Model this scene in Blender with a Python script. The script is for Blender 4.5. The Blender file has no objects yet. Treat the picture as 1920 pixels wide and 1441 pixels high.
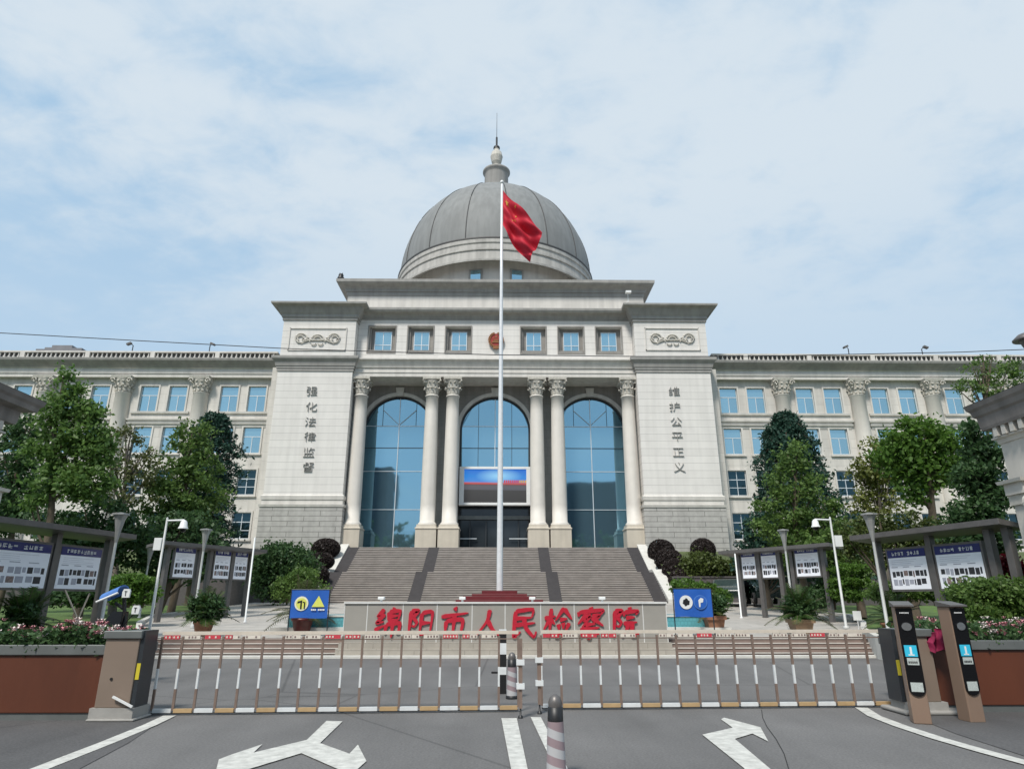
import bpy, bmesh, math, random
import numpy as np
from mathutils import Vector, Matrix
R = math.radians
# ---------------------------------------------------------------- camera, sky, sun, exposure
F = 1230.0; TH = R(18.2); A = math.atan(0.012); HC = 1.5
sc = bpy.context.scene
col = sc.collection
cam = bpy.data.cameras.new("camera"); camo = bpy.data.objects.new("camera", cam); col.objects.link(camo)
cam.sensor_width = 36; cam.lens = F / 1920 * 36; cam.clip_start = 0.1; cam.clip_end = 4000
camo.location = (0, 0, HC); camo.rotation_euler = (R(90) + TH, 0, -A)
sc.camera = camo
SUN_EL, SUN_AZ = R(52), R(205)
w = bpy.data.worlds.new("World"); sc.world = w; w.use_nodes = True
wn = w.node_tree; wn.nodes.clear()
def WN(t, **k):
    n = wn.nodes.new(t)
    for a, b in k.items(): setattr(n, a, b)
    return n
wo = WN('ShaderNodeOutputWorld'); bg = WN('ShaderNodeBackground'); bg.inputs[1].default_value = 0.1
sky = WN('ShaderNodeTexSky', sky_type='NISHITA', sun_disc=False, sun_elevation=SUN_EL, sun_rotation=SUN_AZ)
sky.air_density = 1.0; sky.dust_density = 2.2; sky.ozone_density = 2.0
tc = WN('ShaderNodeTexCoord'); sep = WN('ShaderNodeSeparateXYZ'); wn.links.new(tc.outputs['Generated'], sep.inputs[0])
def WM(op, a, b=None, c=None):
    n = WN('ShaderNodeMath', operation=op)
    for i, v in enumerate((a, b, c)):
        if v is None: continue
        if isinstance(v, (int, float)): n.inputs[i].default_value = v
        else: wn.links.new(v, n.inputs[i])
    return n.outputs[0]
zz = WM('ADD', WM('MAXIMUM', sep.outputs[2], 0.0), 0.22)
comb = WN('ShaderNodeCombineXYZ')
wn.links.new(WM('DIVIDE', sep.outputs[0], zz), comb.inputs[0]); wn.links.new(WM('DIVIDE', sep.outputs[1], zz), comb.inputs[1])
comb.inputs[2].default_value = 40.4
n1 = WN('ShaderNodeTexNoise'); n1.inputs['Scale'].default_value = 1.1; n1.inputs['Detail'].default_value = 6; n1.inputs['Roughness'].default_value = .55; n1.inputs['Distortion'].default_value = .25
n2 = WN('ShaderNodeTexNoise'); n2.inputs['Scale'].default_value = 7.5; n2.inputs['Detail'].default_value = 8; n2.inputs['Roughness'].default_value = .6; n2.inputs['Distortion'].default_value = .3
mp2 = WN('ShaderNodeMapping'); mp2.inputs['Scale'].default_value = (1, 1.3, 1); mp2.inputs['Rotation'].default_value = (0, 0, .5)
wn.links.new(comb.outputs[0], n1.inputs['Vector']); wn.links.new(comb.outputs[0], mp2.inputs['Vector']); wn.links.new(mp2.outputs[0], n2.inputs['Vector'])
fac = WM('ADD', WM('MULTIPLY', n1.outputs[0], .78), WM('MULTIPLY', n2.outputs[0], .24))
mr = WN('ShaderNodeMapRange'); mr.interpolation_type = 'SMOOTHSTEP'
wn.links.new(fac, mr.inputs[0]); mr.inputs[1].default_value = .45; mr.inputs[2].default_value = .61
mr.inputs[3].default_value = .12; mr.inputs[4].default_value = .93
mixc = WN('ShaderNodeMix', data_type='RGBA')
tint = WN('ShaderNodeMix', data_type='RGBA'); tint.inputs[0].default_value = .8
wn.links.new(sky.outputs[0], tint.inputs[6]); tint.inputs[7].default_value = (3.2, 5.15, 7.1, 1)
lowf = WN('ShaderNodeMapRange'); lowf.interpolation_type = 'SMOOTHSTEP'; wn.links.new(sep.outputs[2], lowf.inputs[0])
lowf.inputs[1].default_value = .28; lowf.inputs[2].default_value = .58; lowf.inputs[3].default_value = 0.0; lowf.inputs[4].default_value = 1.0
cmask = WM('ADD', WM('MULTIPLY', WM('SUBTRACT', mr.outputs[0], .42), WM('MULTIPLY_ADD', lowf.outputs[0], .75, .25)), .42)   # cloud thins into even haze low down
wn.links.new(cmask, mixc.inputs[0]); wn.links.new(tint.outputs[2], mixc.inputs[6]); mixc.inputs[7].default_value = (5.65, 6.35, 6.95, 1)
wn.links.new(mixc.outputs[2], bg.inputs[0]); wn.links.new(bg.outputs[0], wo.inputs[0])
sd = bpy.data.lights.new("sun", 'SUN'); so = bpy.data.objects.new("sun", sd); col.objects.link(so)
sd.energy = 3.2; sd.angle = R(11); sd.color = (1, .945, .87)
sv = Vector((math.sin(SUN_AZ) * math.cos(SUN_EL), math.cos(SUN_AZ) * math.cos(SUN_EL), math.sin(SUN_EL)))
so.rotation_euler = sv.to_track_quat('Z', 'Y').to_euler(); so.location = (0, 0, 60)
sc.view_settings.view_transform = 'Standard'; sc.view_settings.look = 'None'
sc.view_settings.exposure = 0.3; sc.view_settings.gamma = 1
sc.cycles.max_bounces = 6; sc.cycles.transparent_max_bounces = 6
random.seed(7); rng = np.random.default_rng(7)

# ---------------------------------------------------------------- measuring helpers: a bearing in the survey photo at a known distance
def ray(px, py):
    u = px - 960; v = py - 720.5
    up = -v * math.cos(TH) + F * math.sin(TH); fw = F * math.cos(TH) + v * math.sin(TH)
    return (u * math.cos(A) + fw * math.sin(A), fw * math.cos(A) - u * math.sin(A), up)
def P(px, py, Y):
    r = ray(px, py); k = Y / r[1]; return (r[0] * k, Y, HC + r[2] * k)
def G(px, py, z=0.0):
    r = ray(px, py); k = (z - HC) / r[2]; return (r[0] * k, r[1] * k, z)
def X(px, py, Y): return P(px, py, Y)[0]
def Z(py, Y, px=929): return P(px, py, Y)[2]

# ---------------------------------------------------------------- materials
MATS = {}
def nodes(m):
    return m.node_tree.nodes, m.node_tree.links
def mat(name, c, rough=.6, metal=0., var=.12, scale=3., bump=0., emit=None, streak=0., spec=.5, coat=0., joints=None, bscale=None, stretch=None):
    m = bpy.data.materials.new(name); m.use_nodes = True; N, L = nodes(m)
    b = N['Principled BSDF']; b.inputs['Roughness'].default_value = rough; b.inputs['Metallic'].default_value = metal
    b.inputs['Specular IOR Level'].default_value = spec
    if coat: b.inputs['Coat Weight'].default_value = coat
    geo = N.new('ShaderNodeNewGeometry'); pos = geo.outputs['Position']
    src = pos
    if stretch:
        mp = N.new('ShaderNodeMapping'); mp.inputs['Scale'].default_value = stretch; L.new(pos, mp.inputs[0]); src = mp.outputs[0]
    nz = N.new('ShaderNodeTexNoise'); nz.inputs['Scale'].default_value = scale; nz.inputs['Detail'].default_value = 5; nz.inputs['Roughness'].default_value = .6
    L.new(src, nz.inputs['Vector'])
    r = N.new('ShaderNodeMapRange'); L.new(nz.outputs[0], r.inputs[0]); r.inputs[1].default_value = .25; r.inputs[2].default_value = .75
    r.inputs[3].default_value = 1 - var; r.inputs[4].default_value = 1 + var
    f = r.outputs[0]
    def mul(a, b2):
        n = N.new('ShaderNodeMath'); n.operation = 'MULTIPLY'; L.new(a, n.inputs[0]); L.new(b2, n.inputs[1]); return n.outputs[0]
    if streak:
        mp = N.new('ShaderNodeMapping'); mp.inputs['Scale'].default_value = (1.3, 1.3, .09); L.new(pos, mp.inputs[0])
        ns = N.new('ShaderNodeTexNoise'); ns.inputs['Scale'].default_value = 1.6; ns.inputs['Detail'].default_value = 7; L.new(mp.outputs[0], ns.inputs['Vector'])
        rs = N.new('ShaderNodeMapRange'); L.new(ns.outputs[0], rs.inputs[0]); rs.inputs[1].default_value = .35; rs.inputs[2].default_value = .62
        rs.inputs[3].default_value = 1 - streak; rs.inputs[4].default_value = 1.03
        f = mul(f, rs.outputs[0])
    if joints:   # (course height, course offset, joint width, darkness, block length)
        h, off, wd, dk, bl = joints
        sp = N.new('ShaderNodeSeparateXYZ'); L.new(pos, sp.inputs[0])
        ad = N.new('ShaderNodeMath'); ad.operation = 'ADD'; L.new(sp.outputs[0], ad.inputs[0]); L.new(sp.outputs[1], ad.inputs[1])
        cb = N.new('ShaderNodeCombineXYZ'); L.new(ad.outputs[0], cb.inputs[0]); L.new(sp.outputs[2], cb.inputs[1])
        br = N.new('ShaderNodeTexBrick'); L.new(cb.outputs[0], br.inputs['Vector'])
        br.inputs['Scale'].default_value = 1; br.inputs['Brick Width'].default_value = bl; br.inputs['Row Height'].default_value = h
        br.inputs['Mortar Size'].default_value = wd; br.inputs['Mortar Smooth'].default_value = .2
        br.inputs['Color1'].default_value = (1, 1, 1, 1); v2 = .72 if name == 'step_stone' else .93; br.inputs['Color2'].default_value = (v2, v2, v2, 1); br.inputs['Mortar'].default_value = (dk, dk, dk, 1)
        bw = N.new('ShaderNodeRGBToBW'); L.new(br.outputs[0], bw.inputs[0])
        f = mul(f, bw.outputs[0])
    vm = N.new('ShaderNodeVectorMath'); vm.operation = 'SCALE'; vm.inputs[0].default_value = c[:3]; L.new(f, vm.inputs['Scale'])
    L.new(vm.outputs[0], b.inputs['Base Color'])
    if bump:
        bp = N.new('ShaderNodeBump'); bp.inputs['Strength'].default_value = bump; bp.inputs['Distance'].default_value = .02
        nb = N.new('ShaderNodeTexNoise'); nb.inputs['Scale'].default_value = bscale or scale * 6; nb.inputs['Detail'].default_value = 4; L.new(src, nb.inputs['Vector'])
        L.new(nb.outputs[0], bp.inputs['Height']); L.new(bp.outputs[0], b.inputs['Normal'])
    if emit:
        b.inputs['Emission Color'].default_value = (*c[:3], 1); b.inputs['Emission Strength'].default_value = emit
    MATS[name] = m; return m
STC = (.59, .565, .522)
mat('stone', STC, .75, var=.06, scale=1.2, bump=.12, streak=.13)
mat('stone_tower', (.66, .637, .60), .75, var=.04, scale=1.2, bump=.06, streak=.06, joints=(.62, 0, .016, .6, 400.))
mat('stone_ring', (.43, .415, .385), .8, var=.1, scale=1.2, bump=.12, streak=.2)
mat('stone_plinth', (.40, .39, .365), .85, var=.14, scale=2.5, bump=.5, streak=.12, joints=(.42, 0, .03, .5, 2.6), bscale=14)
mat('stone_wall', (.61, .583, .535), .75, var=.06, scale=1.2, bump=.12, streak=.14, joints=(.8, 0, .018, .75, 2.4))
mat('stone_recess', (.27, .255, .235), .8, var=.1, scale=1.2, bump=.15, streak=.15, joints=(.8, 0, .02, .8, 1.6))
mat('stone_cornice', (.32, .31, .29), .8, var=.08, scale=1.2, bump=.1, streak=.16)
mat('column_stone', (.63, .595, .54), .6, var=.05, scale=1.5, bump=.08, streak=.07)
mat('pedestal_stone', (.50, .45, .37), .6, var=.07, scale=1.5, bump=.1, streak=.1)
mat('carved_stone', (.50, .475, .42), .8, var=.25, scale=5, bump=.5)
mat('letter_stone', (.33, .32, .30), .5, var=.15)
mat('dome_metal', (.225, .23, .225), .68, metal=.0, var=.07, scale=.5, bump=.03, streak=.14, spec=.3)
mat('dome_seam', (.05, .05, .05), .6)
mat('roof_dark', (.16, .16, .155), .8, var=.2)
mat('white_paint', (.70, .71, .70), .45, var=.06)
mat('aluminium', (.62, .66, .68), .35, metal=.3, var=.05)
mat('dark_frame', (.025, .03, .035), .4)
mat('black', (.012, .012, .013), .45)
mat('gloss_black', (.005, .005, .006), .25, spec=.3)
mat('pole_metal', (.70, .71, .72), .4, metal=.15, var=.08, scale=8)
mat('lamp_grey', (.30, .30, .29), .5, metal=.3, var=.12)
mat('board_metal', (.135, .125, .12), .42, metal=.35, var=.15, scale=5)
mat('flag_red', (.50, .008, .03), .75, var=.06, scale=10)
mat('flag_yellow', (.62, .33, .05), .7)
mat('pole_grey', (.48, .49, .48), .5, metal=.1)
mat('sign_red', (.44, .006, .025), .55, var=.1, scale=8)
mat('sign_panel', (.30, .285, .255), .55, var=.07, scale=2, bump=.06)
mat('sign_joint', (.62, .62, .6), .6)
mat('sign_base', (.36, .33, .285), .8, var=.12, scale=3, bump=.2, joints=(.18, 0, .01, .7, .7))
mat('podium_red', (.13, .015, .02), .45, var=.15)
mat('basin_teal', (.10, .33, .37), .35, var=.12, scale=4, joints=(.12, 0, .01, .75, .12))
mat('step_stone', (.225, .198, .178), .7, var=.22, scale=1.1, bump=.25, joints=(.149, 1.33, .003, .7, 1.9), streak=.12)
mat('step_nosing', (.39, .355, .325), .7, var=.25, scale=1.6, bump=.2)
mat('step_dark', (.072, .066, .068), .55, var=.15, scale=3, bump=.15)
mat('granite_dark', (.085, .075, .075), .6, var=.2, scale=8, bump=.2)
mat('plaza_step', (.23, .175, .15), .75, var=.16, scale=3, bump=.2)
mat('step_nose', (.60, .57, .52), .7, var=.08)
mat('curb', (.56, .55, .51), .75, var=.12, scale=3, bump=.2)
mat('granite_light', (.30, .29, .27), .8, var=.15, scale=3, bump=.2)
mat('paint_white', (.50, .495, .46), .85, var=.28, scale=9, bump=.3, bscale=60)
mat('terracotta_panel', (.098, .028, .012), .5, var=.22, scale=1.6, bump=.1, stretch=(1, 1, .35))
mat('planter_trim', (.15, .16, .155), .45, metal=.3, var=.15)
mat('soil', (.04, .03, .02), .9)
mat('cabinet', (.235, .18, .14), .45, metal=.15, var=.06, scale=2)
mat('kiosk_tan', (.27, .185, .135), .42, metal=.2, var=.06, scale=2)
mat('yellow', (.55, .45, .03), .5)
mat('sticker_red', (.55, .05, .07), .5, var=.2, scale=30)
mat('sticker_white', (.66, .60, .52), .5, var=.1, scale=30)
mat('gate_brown', (.26, .19, .155), .4, metal=.35, var=.15, scale=12)
mat('gate_cream', (.62, .55, .46), .45, metal=.1, var=.1, scale=9)
mat('gate_orange', (.45, .31, .16), .5, var=.12, scale=9)
mat('gate_white', (.66, .68, .68), .45, var=.08, scale=9)
mat('banner_blue', (.015, .10, .42), .5, var=.08, scale=5)
mat('logo_yellow', (.62, .64, .12), .6)
mat('logo_cream', (.70, .70, .52), .6, var=.15, scale=30)
mat('header_blue', (.014, .018, .14), .35, coat=.4)
mat('poster_white', (.86, .87, .93), .5, var=.03, scale=3, spec=.2)
mat('photo_dark', (.03, .03, .034), .4, var=.6, scale=22)
mat('photo_mid', (.22, .16, .15), .4, var=.8, scale=25)
mat('text_grey', (.35, .36, .42), .5)
mat('screen_cyan', (.02, .25, .36), .3, emit=.7)
mat('label_grey', (.42, .46, .44), .5, var=.3, scale=90)
mat('chrome', (.6, .6, .6), .15, metal=1)
mat('bark', (.10, .078, .055), .9, var=.3, scale=9, bump=.6, stretch=(1, 1, .3))
mat('bark_grey', (.15, .13, .11), .9, var=.3, scale=9, bump=.6, stretch=(1, 1, .3))
mat('pot_clay', (.27, .13, .075), .65, var=.15, scale=8)
mat('pot_maroon', (.10, .02, .018), .35, var=.2, scale=8)
mat('pot_tan', (.36, .24, .15), .6, var=.15, scale=8)
mat('car_paint', (.012, .025, .02), .2, coat=1)
mat('rubber', (.015, .015, .015), .8)
mat('magenta_cloth', (.22, .006, .05), .8, var=.15, scale=14)
mat('blue_cover', (.07, .19, .50), .6, var=.12, scale=14)
mat('emblem_red', (.30, .02, .012), .45)
mat('emblem_gold', (.24, .10, .035), .5, metal=.3, var=.3, scale=20)
mat('far_concrete', (.20, .20, .21), .9, var=.2, scale=.3)
mat('dark_facade', (.035, .045, .06), .8, var=.3, scale=.3)
mat('gatehouse_wall', (.56, .53, .48), .8, var=.06, scale=2, bump=.12, streak=.12)
mat('gatehouse_eave', (.215, .195, .18), .8, var=.15, scale=2.4, bump=.2, streak=.3)
mat('cable', (.02, .02, .025), .6)
mat('stump_wood', (.55, .44, .33), .8, var=.12, scale=6)
mat('petal_pink', (.55, .24, .26), .7, var=.3, scale=40)
mat('petal_white', (.66, .58, .54), .7, var=.2, scale=40)
mat('bag_red', (.25, .01, .02), .7, var=.3, scale=9)

def foliage(name, c1, c2, tr=.3):
    m = bpy.data.materials.new(name); m.use_nodes = True; N, L = nodes(m); N.clear()
    o = N.new('ShaderNodeOutputMaterial'); g = N.new('ShaderNodeNewGeometry')
    nz = N.new('ShaderNodeTexNoise'); nz.inputs['Scale'].default_value = .9; nz.inputs['Detail'].default_value = 3; L.new(g.outputs['Position'], nz.inputs['Vector'])
    a = N.new('ShaderNodeMath'); a.operation = 'MULTIPLY_ADD'; L.new(g.outputs['Random Per Island'], a.inputs[0]); a.inputs[1].default_value = .55
    a2 = N.new('ShaderNodeMath'); a2.operation = 'MULTIPLY_ADD'; L.new(nz.outputs[0], a2.inputs[0]); a2.inputs[1].default_value = 1.3; a2.inputs[2].default_value = -.42
    L.new(a2.outputs[0], a.inputs[2]); a.use_clamp = True
    mx = N.new('ShaderNodeMix'); mx.data_type = 'RGBA'; L.new(a.outputs[0], mx.inputs[0]); mx.inputs[6].default_value = (*c1, 1); mx.inputs[7].default_value = (*c2, 1)
    d = N.new('ShaderNodeBsdfPrincipled'); d.inputs['Roughness'].default_value = .5; d.inputs['Specular IOR Level'].default_value = .35; L.new(mx.outputs[2], d.inputs['Base Color'])
    t = N.new('ShaderNodeBsdfTranslucent'); L.new(mx.outputs[2], t.inputs[0])
    s = N.new('ShaderNodeMixShader'); s.inputs[0].default_value = tr; L.new(d.outputs[0], s.inputs[1]); L.new(t.outputs[0], s.inputs[2]); L.new(s.outputs[0], o.inputs[0])
    MATS[name] = m
foliage('leaf_mid', (.050, .105, .026), (.165, .26, .062), .42)
foliage('leaf_fresh', (.055, .115, .03), (.18, .30, .075), .45)
foliage('leaf_dark', (.026, .065, .025), (.08, .15, .05), .38)
foliage('leaf_cedar', (.012, .040, .028), (.036, .09, .058), .2)
foliage('leaf_bright', (.048, .11, .018), (.135, .25, .04), .45)
foliage('leaf_yellow', (.06, .09, .018), (.20, .21, .05))
foliage('leaf_bronze', (.05, .075, .022), (.15, .16, .055))
foliage('leaf_maroon', (.022, .016, .015), (.042, .030, .027), .1)
foliage('leaf_red', (.06, .006, .01), (.24, .015, .03))
foliage('leaf_cycad', (.018, .045, .010), (.07, .13, .025), .2)

def glass(name, c, metal=.85, rough=.03, wav=.02, tintvar=.15):
    m = bpy.data.materials.new(name); m.use_nodes = True; N, L = nodes(m); b = N['Principled BSDF']
    b.inputs['Metallic'].default_value = metal; b.inputs['Roughness'].default_value = rough
    g = N.new('ShaderNodeNewGeometry')
    nz = N.new('ShaderNodeTexNoise'); nz.inputs['Scale'].default_value = .35; L.new(g.outputs['Position'], nz.inputs['Vector'])
    bp = N.new('ShaderNodeBump'); bp.inputs['Strength'].default_value = wav; bp.inputs['Distance'].default_value = .3; L.new(nz.outputs[0], bp.inputs['Height']); L.new(bp.outputs[0], b.inputs['Normal'])
    r = N.new('ShaderNodeMapRange'); L.new(g.outputs['Random Per Island'], r.inputs[0]); r.inputs[3].default_value = 1 - tintvar; r.inputs[4].default_value = 1 + tintvar * .4
    vm = N.new('ShaderNodeVectorMath'); vm.operation = 'SCALE'; vm.inputs[0].default_value = c; L.new(r.outputs[0], vm.inputs['Scale']); L.new(vm.outputs[0], b.inputs['Base Color'])
    MATS[name] = m
glass('glass_arch', (.27, .48, .60), tintvar=.10)
glass('glass_window', (.36, .58, .68), tintvar=.3)
glass('glass_dark', (.04, .05, .06), metal=.3, rough=.08)

def surface(name, c, kind):
    m = bpy.data.materials.new(name); m.use_nodes = True; N, L = nodes(m); b = N['Principled BSDF']; g = N.new('ShaderNodeNewGeometry'); pos = g.outputs['Position']
    def noise(s, d=5, st=None):
        n = N.new('ShaderNodeTexNoise'); n.inputs['Scale'].default_value = s; n.inputs['Detail'].default_value = d; n.inputs['Roughness'].default_value = .6
        if st:
            mp = N.new('ShaderNodeMapping'); mp.inputs['Scale'].default_value = st; L.new(pos, mp.inputs[0]); L.new(mp.outputs[0], n.inputs['Vector'])
        else: L.new(pos, n.inputs['Vector'])
        return n.outputs[0]
    def rngn(x, a, bb, lo, hi):
        r = N.new('ShaderNodeMapRange'); L.new(x, r.inputs[0]); r.inputs[1].default_value = a; r.inputs[2].default_value = bb; r.inputs[3].default_value = lo; r.inputs[4].default_value = hi; return r.outputs[0]
    def mul(x, y):
        n = N.new('ShaderNodeMath'); n.operation = 'MULTIPLY'; L.new(x, n.inputs[0]); L.new(y, n.inputs[1]); return n.outputs[0]
    bsrc = noise(60, 3)
    if kind == 'asphalt':
        f = mul(mul(rngn(noise(.35), .3, .7, .80, 1.14), rngn(noise(38, 4), .2, .8, .62, 1.38)), rngn(noise(.9, 5, (1.5, .16, 1)), .35, .7, 1.06, .86))
        vo = N.new('ShaderNodeTexVoronoi'); vo.feature = 'DISTANCE_TO_EDGE'; vo.inputs['Scale'].default_value = .13; L.new(pos, vo.inputs['Vector'])
        f = mul(f, rngn(vo.outputs['Distance'], .0, .004, .6, 1)); b.inputs['Roughness'].default_value = .8; bs = .35
    elif kind == 'paving':
        br = N.new('ShaderNodeTexBrick'); L.new(pos, br.inputs['Vector']); br.inputs['Scale'].default_value = 1; br.inputs['Brick Width'].default_value = 1.2; br.inputs['Row Height'].default_value = .6
        br.inputs['Mortar Size'].default_value = .012; br.inputs['Color1'].default_value = (1, 1, 1, 1); br.inputs['Color2'].default_value = (.82, .8, .78, 1); br.inputs['Mortar'].default_value = (.5, .5, .5, 1)
        bw = N.new('ShaderNodeRGBToBW'); L.new(br.outputs[0], bw.inputs[0])
        f = mul(bw.outputs[0], rngn(noise(1.2), .3, .7, .88, 1.08)); b.inputs['Roughness'].default_value = .6; bs = .1
    else:
        f = mul(rngn(noise(.7), .3, .7, .7, 1.25), rngn(noise(40), .2, .8, .6, 1.4)); b.inputs['Roughness'].default_value = .9; bs = .6
    vm = N.new('ShaderNodeVectorMath'); vm.operation = 'SCALE'; vm.inputs[0].default_value = c; L.new(f, vm.inputs['Scale']); L.new(vm.outputs[0], b.inputs['Base Color'])
    bp = N.new('ShaderNodeBump'); bp.inputs['Strength'].default_value = bs; bp.inputs['Distance'].default_value = .01; L.new(bsrc, bp.inputs['Height']); L.new(bp.outputs[0], b.inputs['Normal'])
    MATS[name] = m
surface('asphalt', (.134, .130, .127), 'asphalt')
surface('asphalt_apron', (.085, .083, .083), 'asphalt')
surface('paving', (.46, .43, .39), 'paving')
surface('grass', (.075, .13, .028), 'grass')
surface('ground_earth', (.075, .10, .035), 'grass')

def screenmat():
    m = bpy.data.materials.new('screen_picture'); m.use_nodes = True; N, L = nodes(m); b = N['Principled BSDF']; tcn = N.new('ShaderNodeTexCoord')
    sp = N.new('ShaderNodeSeparateXYZ'); L.new(tcn.outputs['Generated'], sp.inputs[0])
    cr = N.new('ShaderNodeValToRGB'); e = cr.color_ramp.elements
    e[0].position = 0; e[0].color = (.022, .020, .019, 1); e[1].position = .385; e[1].color = (.035, .033, .032, 1)
    for p, c in ((.39, (.075, .075, .09, 1)), (.5, (.09, .085, .10, 1)), (.545, (.08, .06, .06, 1)), (.56, (.42, .035, .03, 1)), (.60, (.45, .10, .12, 1)), (.63, (.05, .22, .62, 1)), (.8, (.012, .20, .62, 1)), (1, (.01, .13, .55, 1))):
        q = e.new(p); q.color = c
    nz = N.new('ShaderNodeTexNoise'); nz.inputs['Scale'].default_value = 3; L.new(tcn.outputs['Generated'], nz.inputs['Vector'])
    ad = N.new('ShaderNodeMath'); ad.operation = 'MULTIPLY_ADD'; L.new(sp.outputs[0], ad.inputs[0]); ad.inputs[1].default_value = .02; L.new(sp.outputs[2], ad.inputs[2])
    L.new(ad.outputs[0], cr.inputs[0])
    # brighter cyan swoosh right of the middle
    gr = N.new('ShaderNodeTexGradient'); gr.gradient_type = 'SPHERICAL'; mp = N.new('ShaderNodeMapping'); mp.vector_type = 'POINT'
    mp.inputs['Location'].default_value = (-.56 * 2.6, 0, -.80 * 4.2); mp.inputs['Scale'].default_value = (2.6, 0, 4.2); L.new(tcn.outputs['Generated'], mp.inputs[0]); L.new(mp.outputs[0], gr.inputs[0])
    mx = N.new('ShaderNodeMix'); mx.data_type = 'RGBA'; L.new(gr.outputs['Fac'], mx.inputs[0]); L.new(cr.outputs[0], mx.inputs[6]); mx.inputs[7].default_value = (.30, .62, .85, 1)
    L.new(mx.outputs[2], b.inputs['Emission Color']); b.inputs['Emission Strength'].default_value = .85; b.inputs['Base Color'].default_value = (.02, .02, .02, 1); b.inputs['Roughness'].default_value = .4
    MATS['screen_picture'] = m
screenmat()

# ---------------------------------------------------------------- mesh helpers
class MB:
    def __init__(s): s.v = []; s.f = []; s.m = []; s.sm = []
    def add(s, vs, fs, mi=0, smooth=False):
        o = len(s.v); s.v += [tuple(p) for p in vs]
        for f in fs: s.f.append([i + o for i in f]); s.m.append(mi); s.sm.append(smooth)
    def box(s, x0, x1, y0, y1, z0, z1, mi=0):
        s.add([(x0, y0, z0), (x1, y0, z0), (x1, y1, z0), (x0, y1, z0), (x0, y0, z1), (x1, y0, z1), (x1, y1, z1), (x0, y1, z1)],
              [(0, 3, 2, 1), (4, 5, 6, 7), (0, 1, 5, 4), (1, 2, 6, 5), (2, 3, 7, 6), (3, 0, 4, 7)], mi)
    def cbox(s, c, d, mi=0, rot=None):
        x, y, z = d[0] / 2, d[1] / 2, d[2] / 2
        vs = [Vector(p) for p in ((-x, -y, -z), (x, -y, -z), (x, y, -z), (-x, y, -z), (-x, -y, z), (x, -y, z), (x, y, z), (-x, y, z))]
        if rot is not None: vs = [rot @ p for p in vs]
        s.add([p + Vector(c) for p in vs], [(0, 3, 2, 1), (4, 5, 6, 7), (0, 1, 5, 4), (1, 2, 6, 5), (2, 3, 7, 6), (3, 0, 4, 7)], mi)
    def loft(s, rings, mi=0, caps=True, smooth=False):
        n = len(rings[0]); vs = [p for r in rings for p in r]; fs = []
        for k in range(len(rings) - 1):
            for i in range(n):
                j = (i + 1) % n; fs.append((k * n + i, k * n + j, (k + 1) * n + j, (k + 1) * n + i))
        s.add(vs, fs, mi, smooth)
        if caps:
            s.add(rings[0], [tuple(range(n - 1, -1, -1))], mi); s.add(rings[-1], [tuple(range(n))], mi)
    def rl(s, x0, x1, y0, y1, levels, mi=0, back=True):       # rectangle lofted up through (z, overhang)
        s.loft([[(x0 - o, y0 - o, z), (x1 + o, y0 - o, z), (x1 + o, y1 + (o if back else 0), z), (x0 - o, y1 + (o if back else 0), z)] for z, o in levels], mi)
    def lathe(s, cx, cy, prof, n=24, mi=0, smooth=True, caps=True, rot=0):
        s.loft([[(cx + r * math.cos(2 * math.pi * i / n + rot), cy + r * math.sin(2 * math.pi * i / n + rot), z) for i in range(n)] for r, z in prof], mi, caps, smooth)
    def tube(s, pts, rad, n=8, mi=0, smooth=True):
        pts = [Vector(p) for p in pts]; rings = []
        for i, p in enumerate(pts):
            d = (pts[min(i + 1, len(pts) - 1)] - pts[max(i - 1, 0)]).normalized()
            up = Vector((0, 0, 1)) if abs(d.z) < .9 else Vector((1, 0, 0))
            a = d.cross(up).normalized(); b = d.cross(a).normalized(); r = rad[i] if isinstance(rad, (list, tuple)) else rad
            rings.append([p + a * (r * math.cos(2 * math.pi * k / n)) + b * (r * math.sin(2 * math.pi * k / n)) for k in range(n)])
        s.loft(rings, mi, True, smooth)
    def prism(s, poly, y0, y1, mi=0):                          # xz polygon extruded along y
        n = len(poly)
        s.loft([[(x, y0, z) for x, z in poly], [(x, y1, z) for x, z in poly]], mi)
    def disc(s, c, r, t, n=20, mi=0, rx=1.0):                  # disc facing -y
        s.prism([(c[0] + r * rx * math.cos(2 * math.pi * i / n), c[2] + r * math.sin(2 * math.pi * i / n)) for i in range(n)], c[1] - t, c[1], mi)
    def build(s, name, mats, parent=None, kind=None, bevel=0):
        me = bpy.data.meshes.new(name); off = wloc(parent)
        me.from_pydata([(x - off[0], y - off[1], z - off[2]) for x, y, z in s.v], [], s.f)
        for m in (mats if isinstance(mats, (list, tuple)) else [mats]): me.materials.append(MATS[m])
        me.polygons.foreach_set('material_index', s.m); me.polygons.foreach_set('use_smooth', s.sm)
        bm = bmesh.new(); bm.from_mesh(me); bmesh.ops.recalc_face_normals(bm, faces=bm.faces); bm.to_mesh(me); bm.free()
        o = bpy.data.objects.new(name, me); col.objects.link(o)
        if parent is not None: o.parent = parent
        if kind: o['kind'] = kind
        if bevel:
            b = o.modifiers.new('bevel', 'BEVEL'); b.width = bevel; b.segments = 2; b.limit_method = 'ANGLE'
        return o
def wloc(p):
    v = Vector((0, 0, 0))
    while p is not None: v = v + p.location; p = p.parent
    return v
def thing(name, label, cat, loc=(0, 0, 0), group=None, rz=0):
    o = bpy.data.objects.new(name, None); col.objects.link(o); o.location = loc; o.rotation_euler = (0, 0, rz); o['label'] = label; o['category'] = cat
    o.empty_display_size = .3
    if group: o['group'] = group
    return o
def tag(o, label, cat, group=None):
    o['label'] = label; o['category'] = cat
    if group: o['group'] = group
    return o
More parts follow.
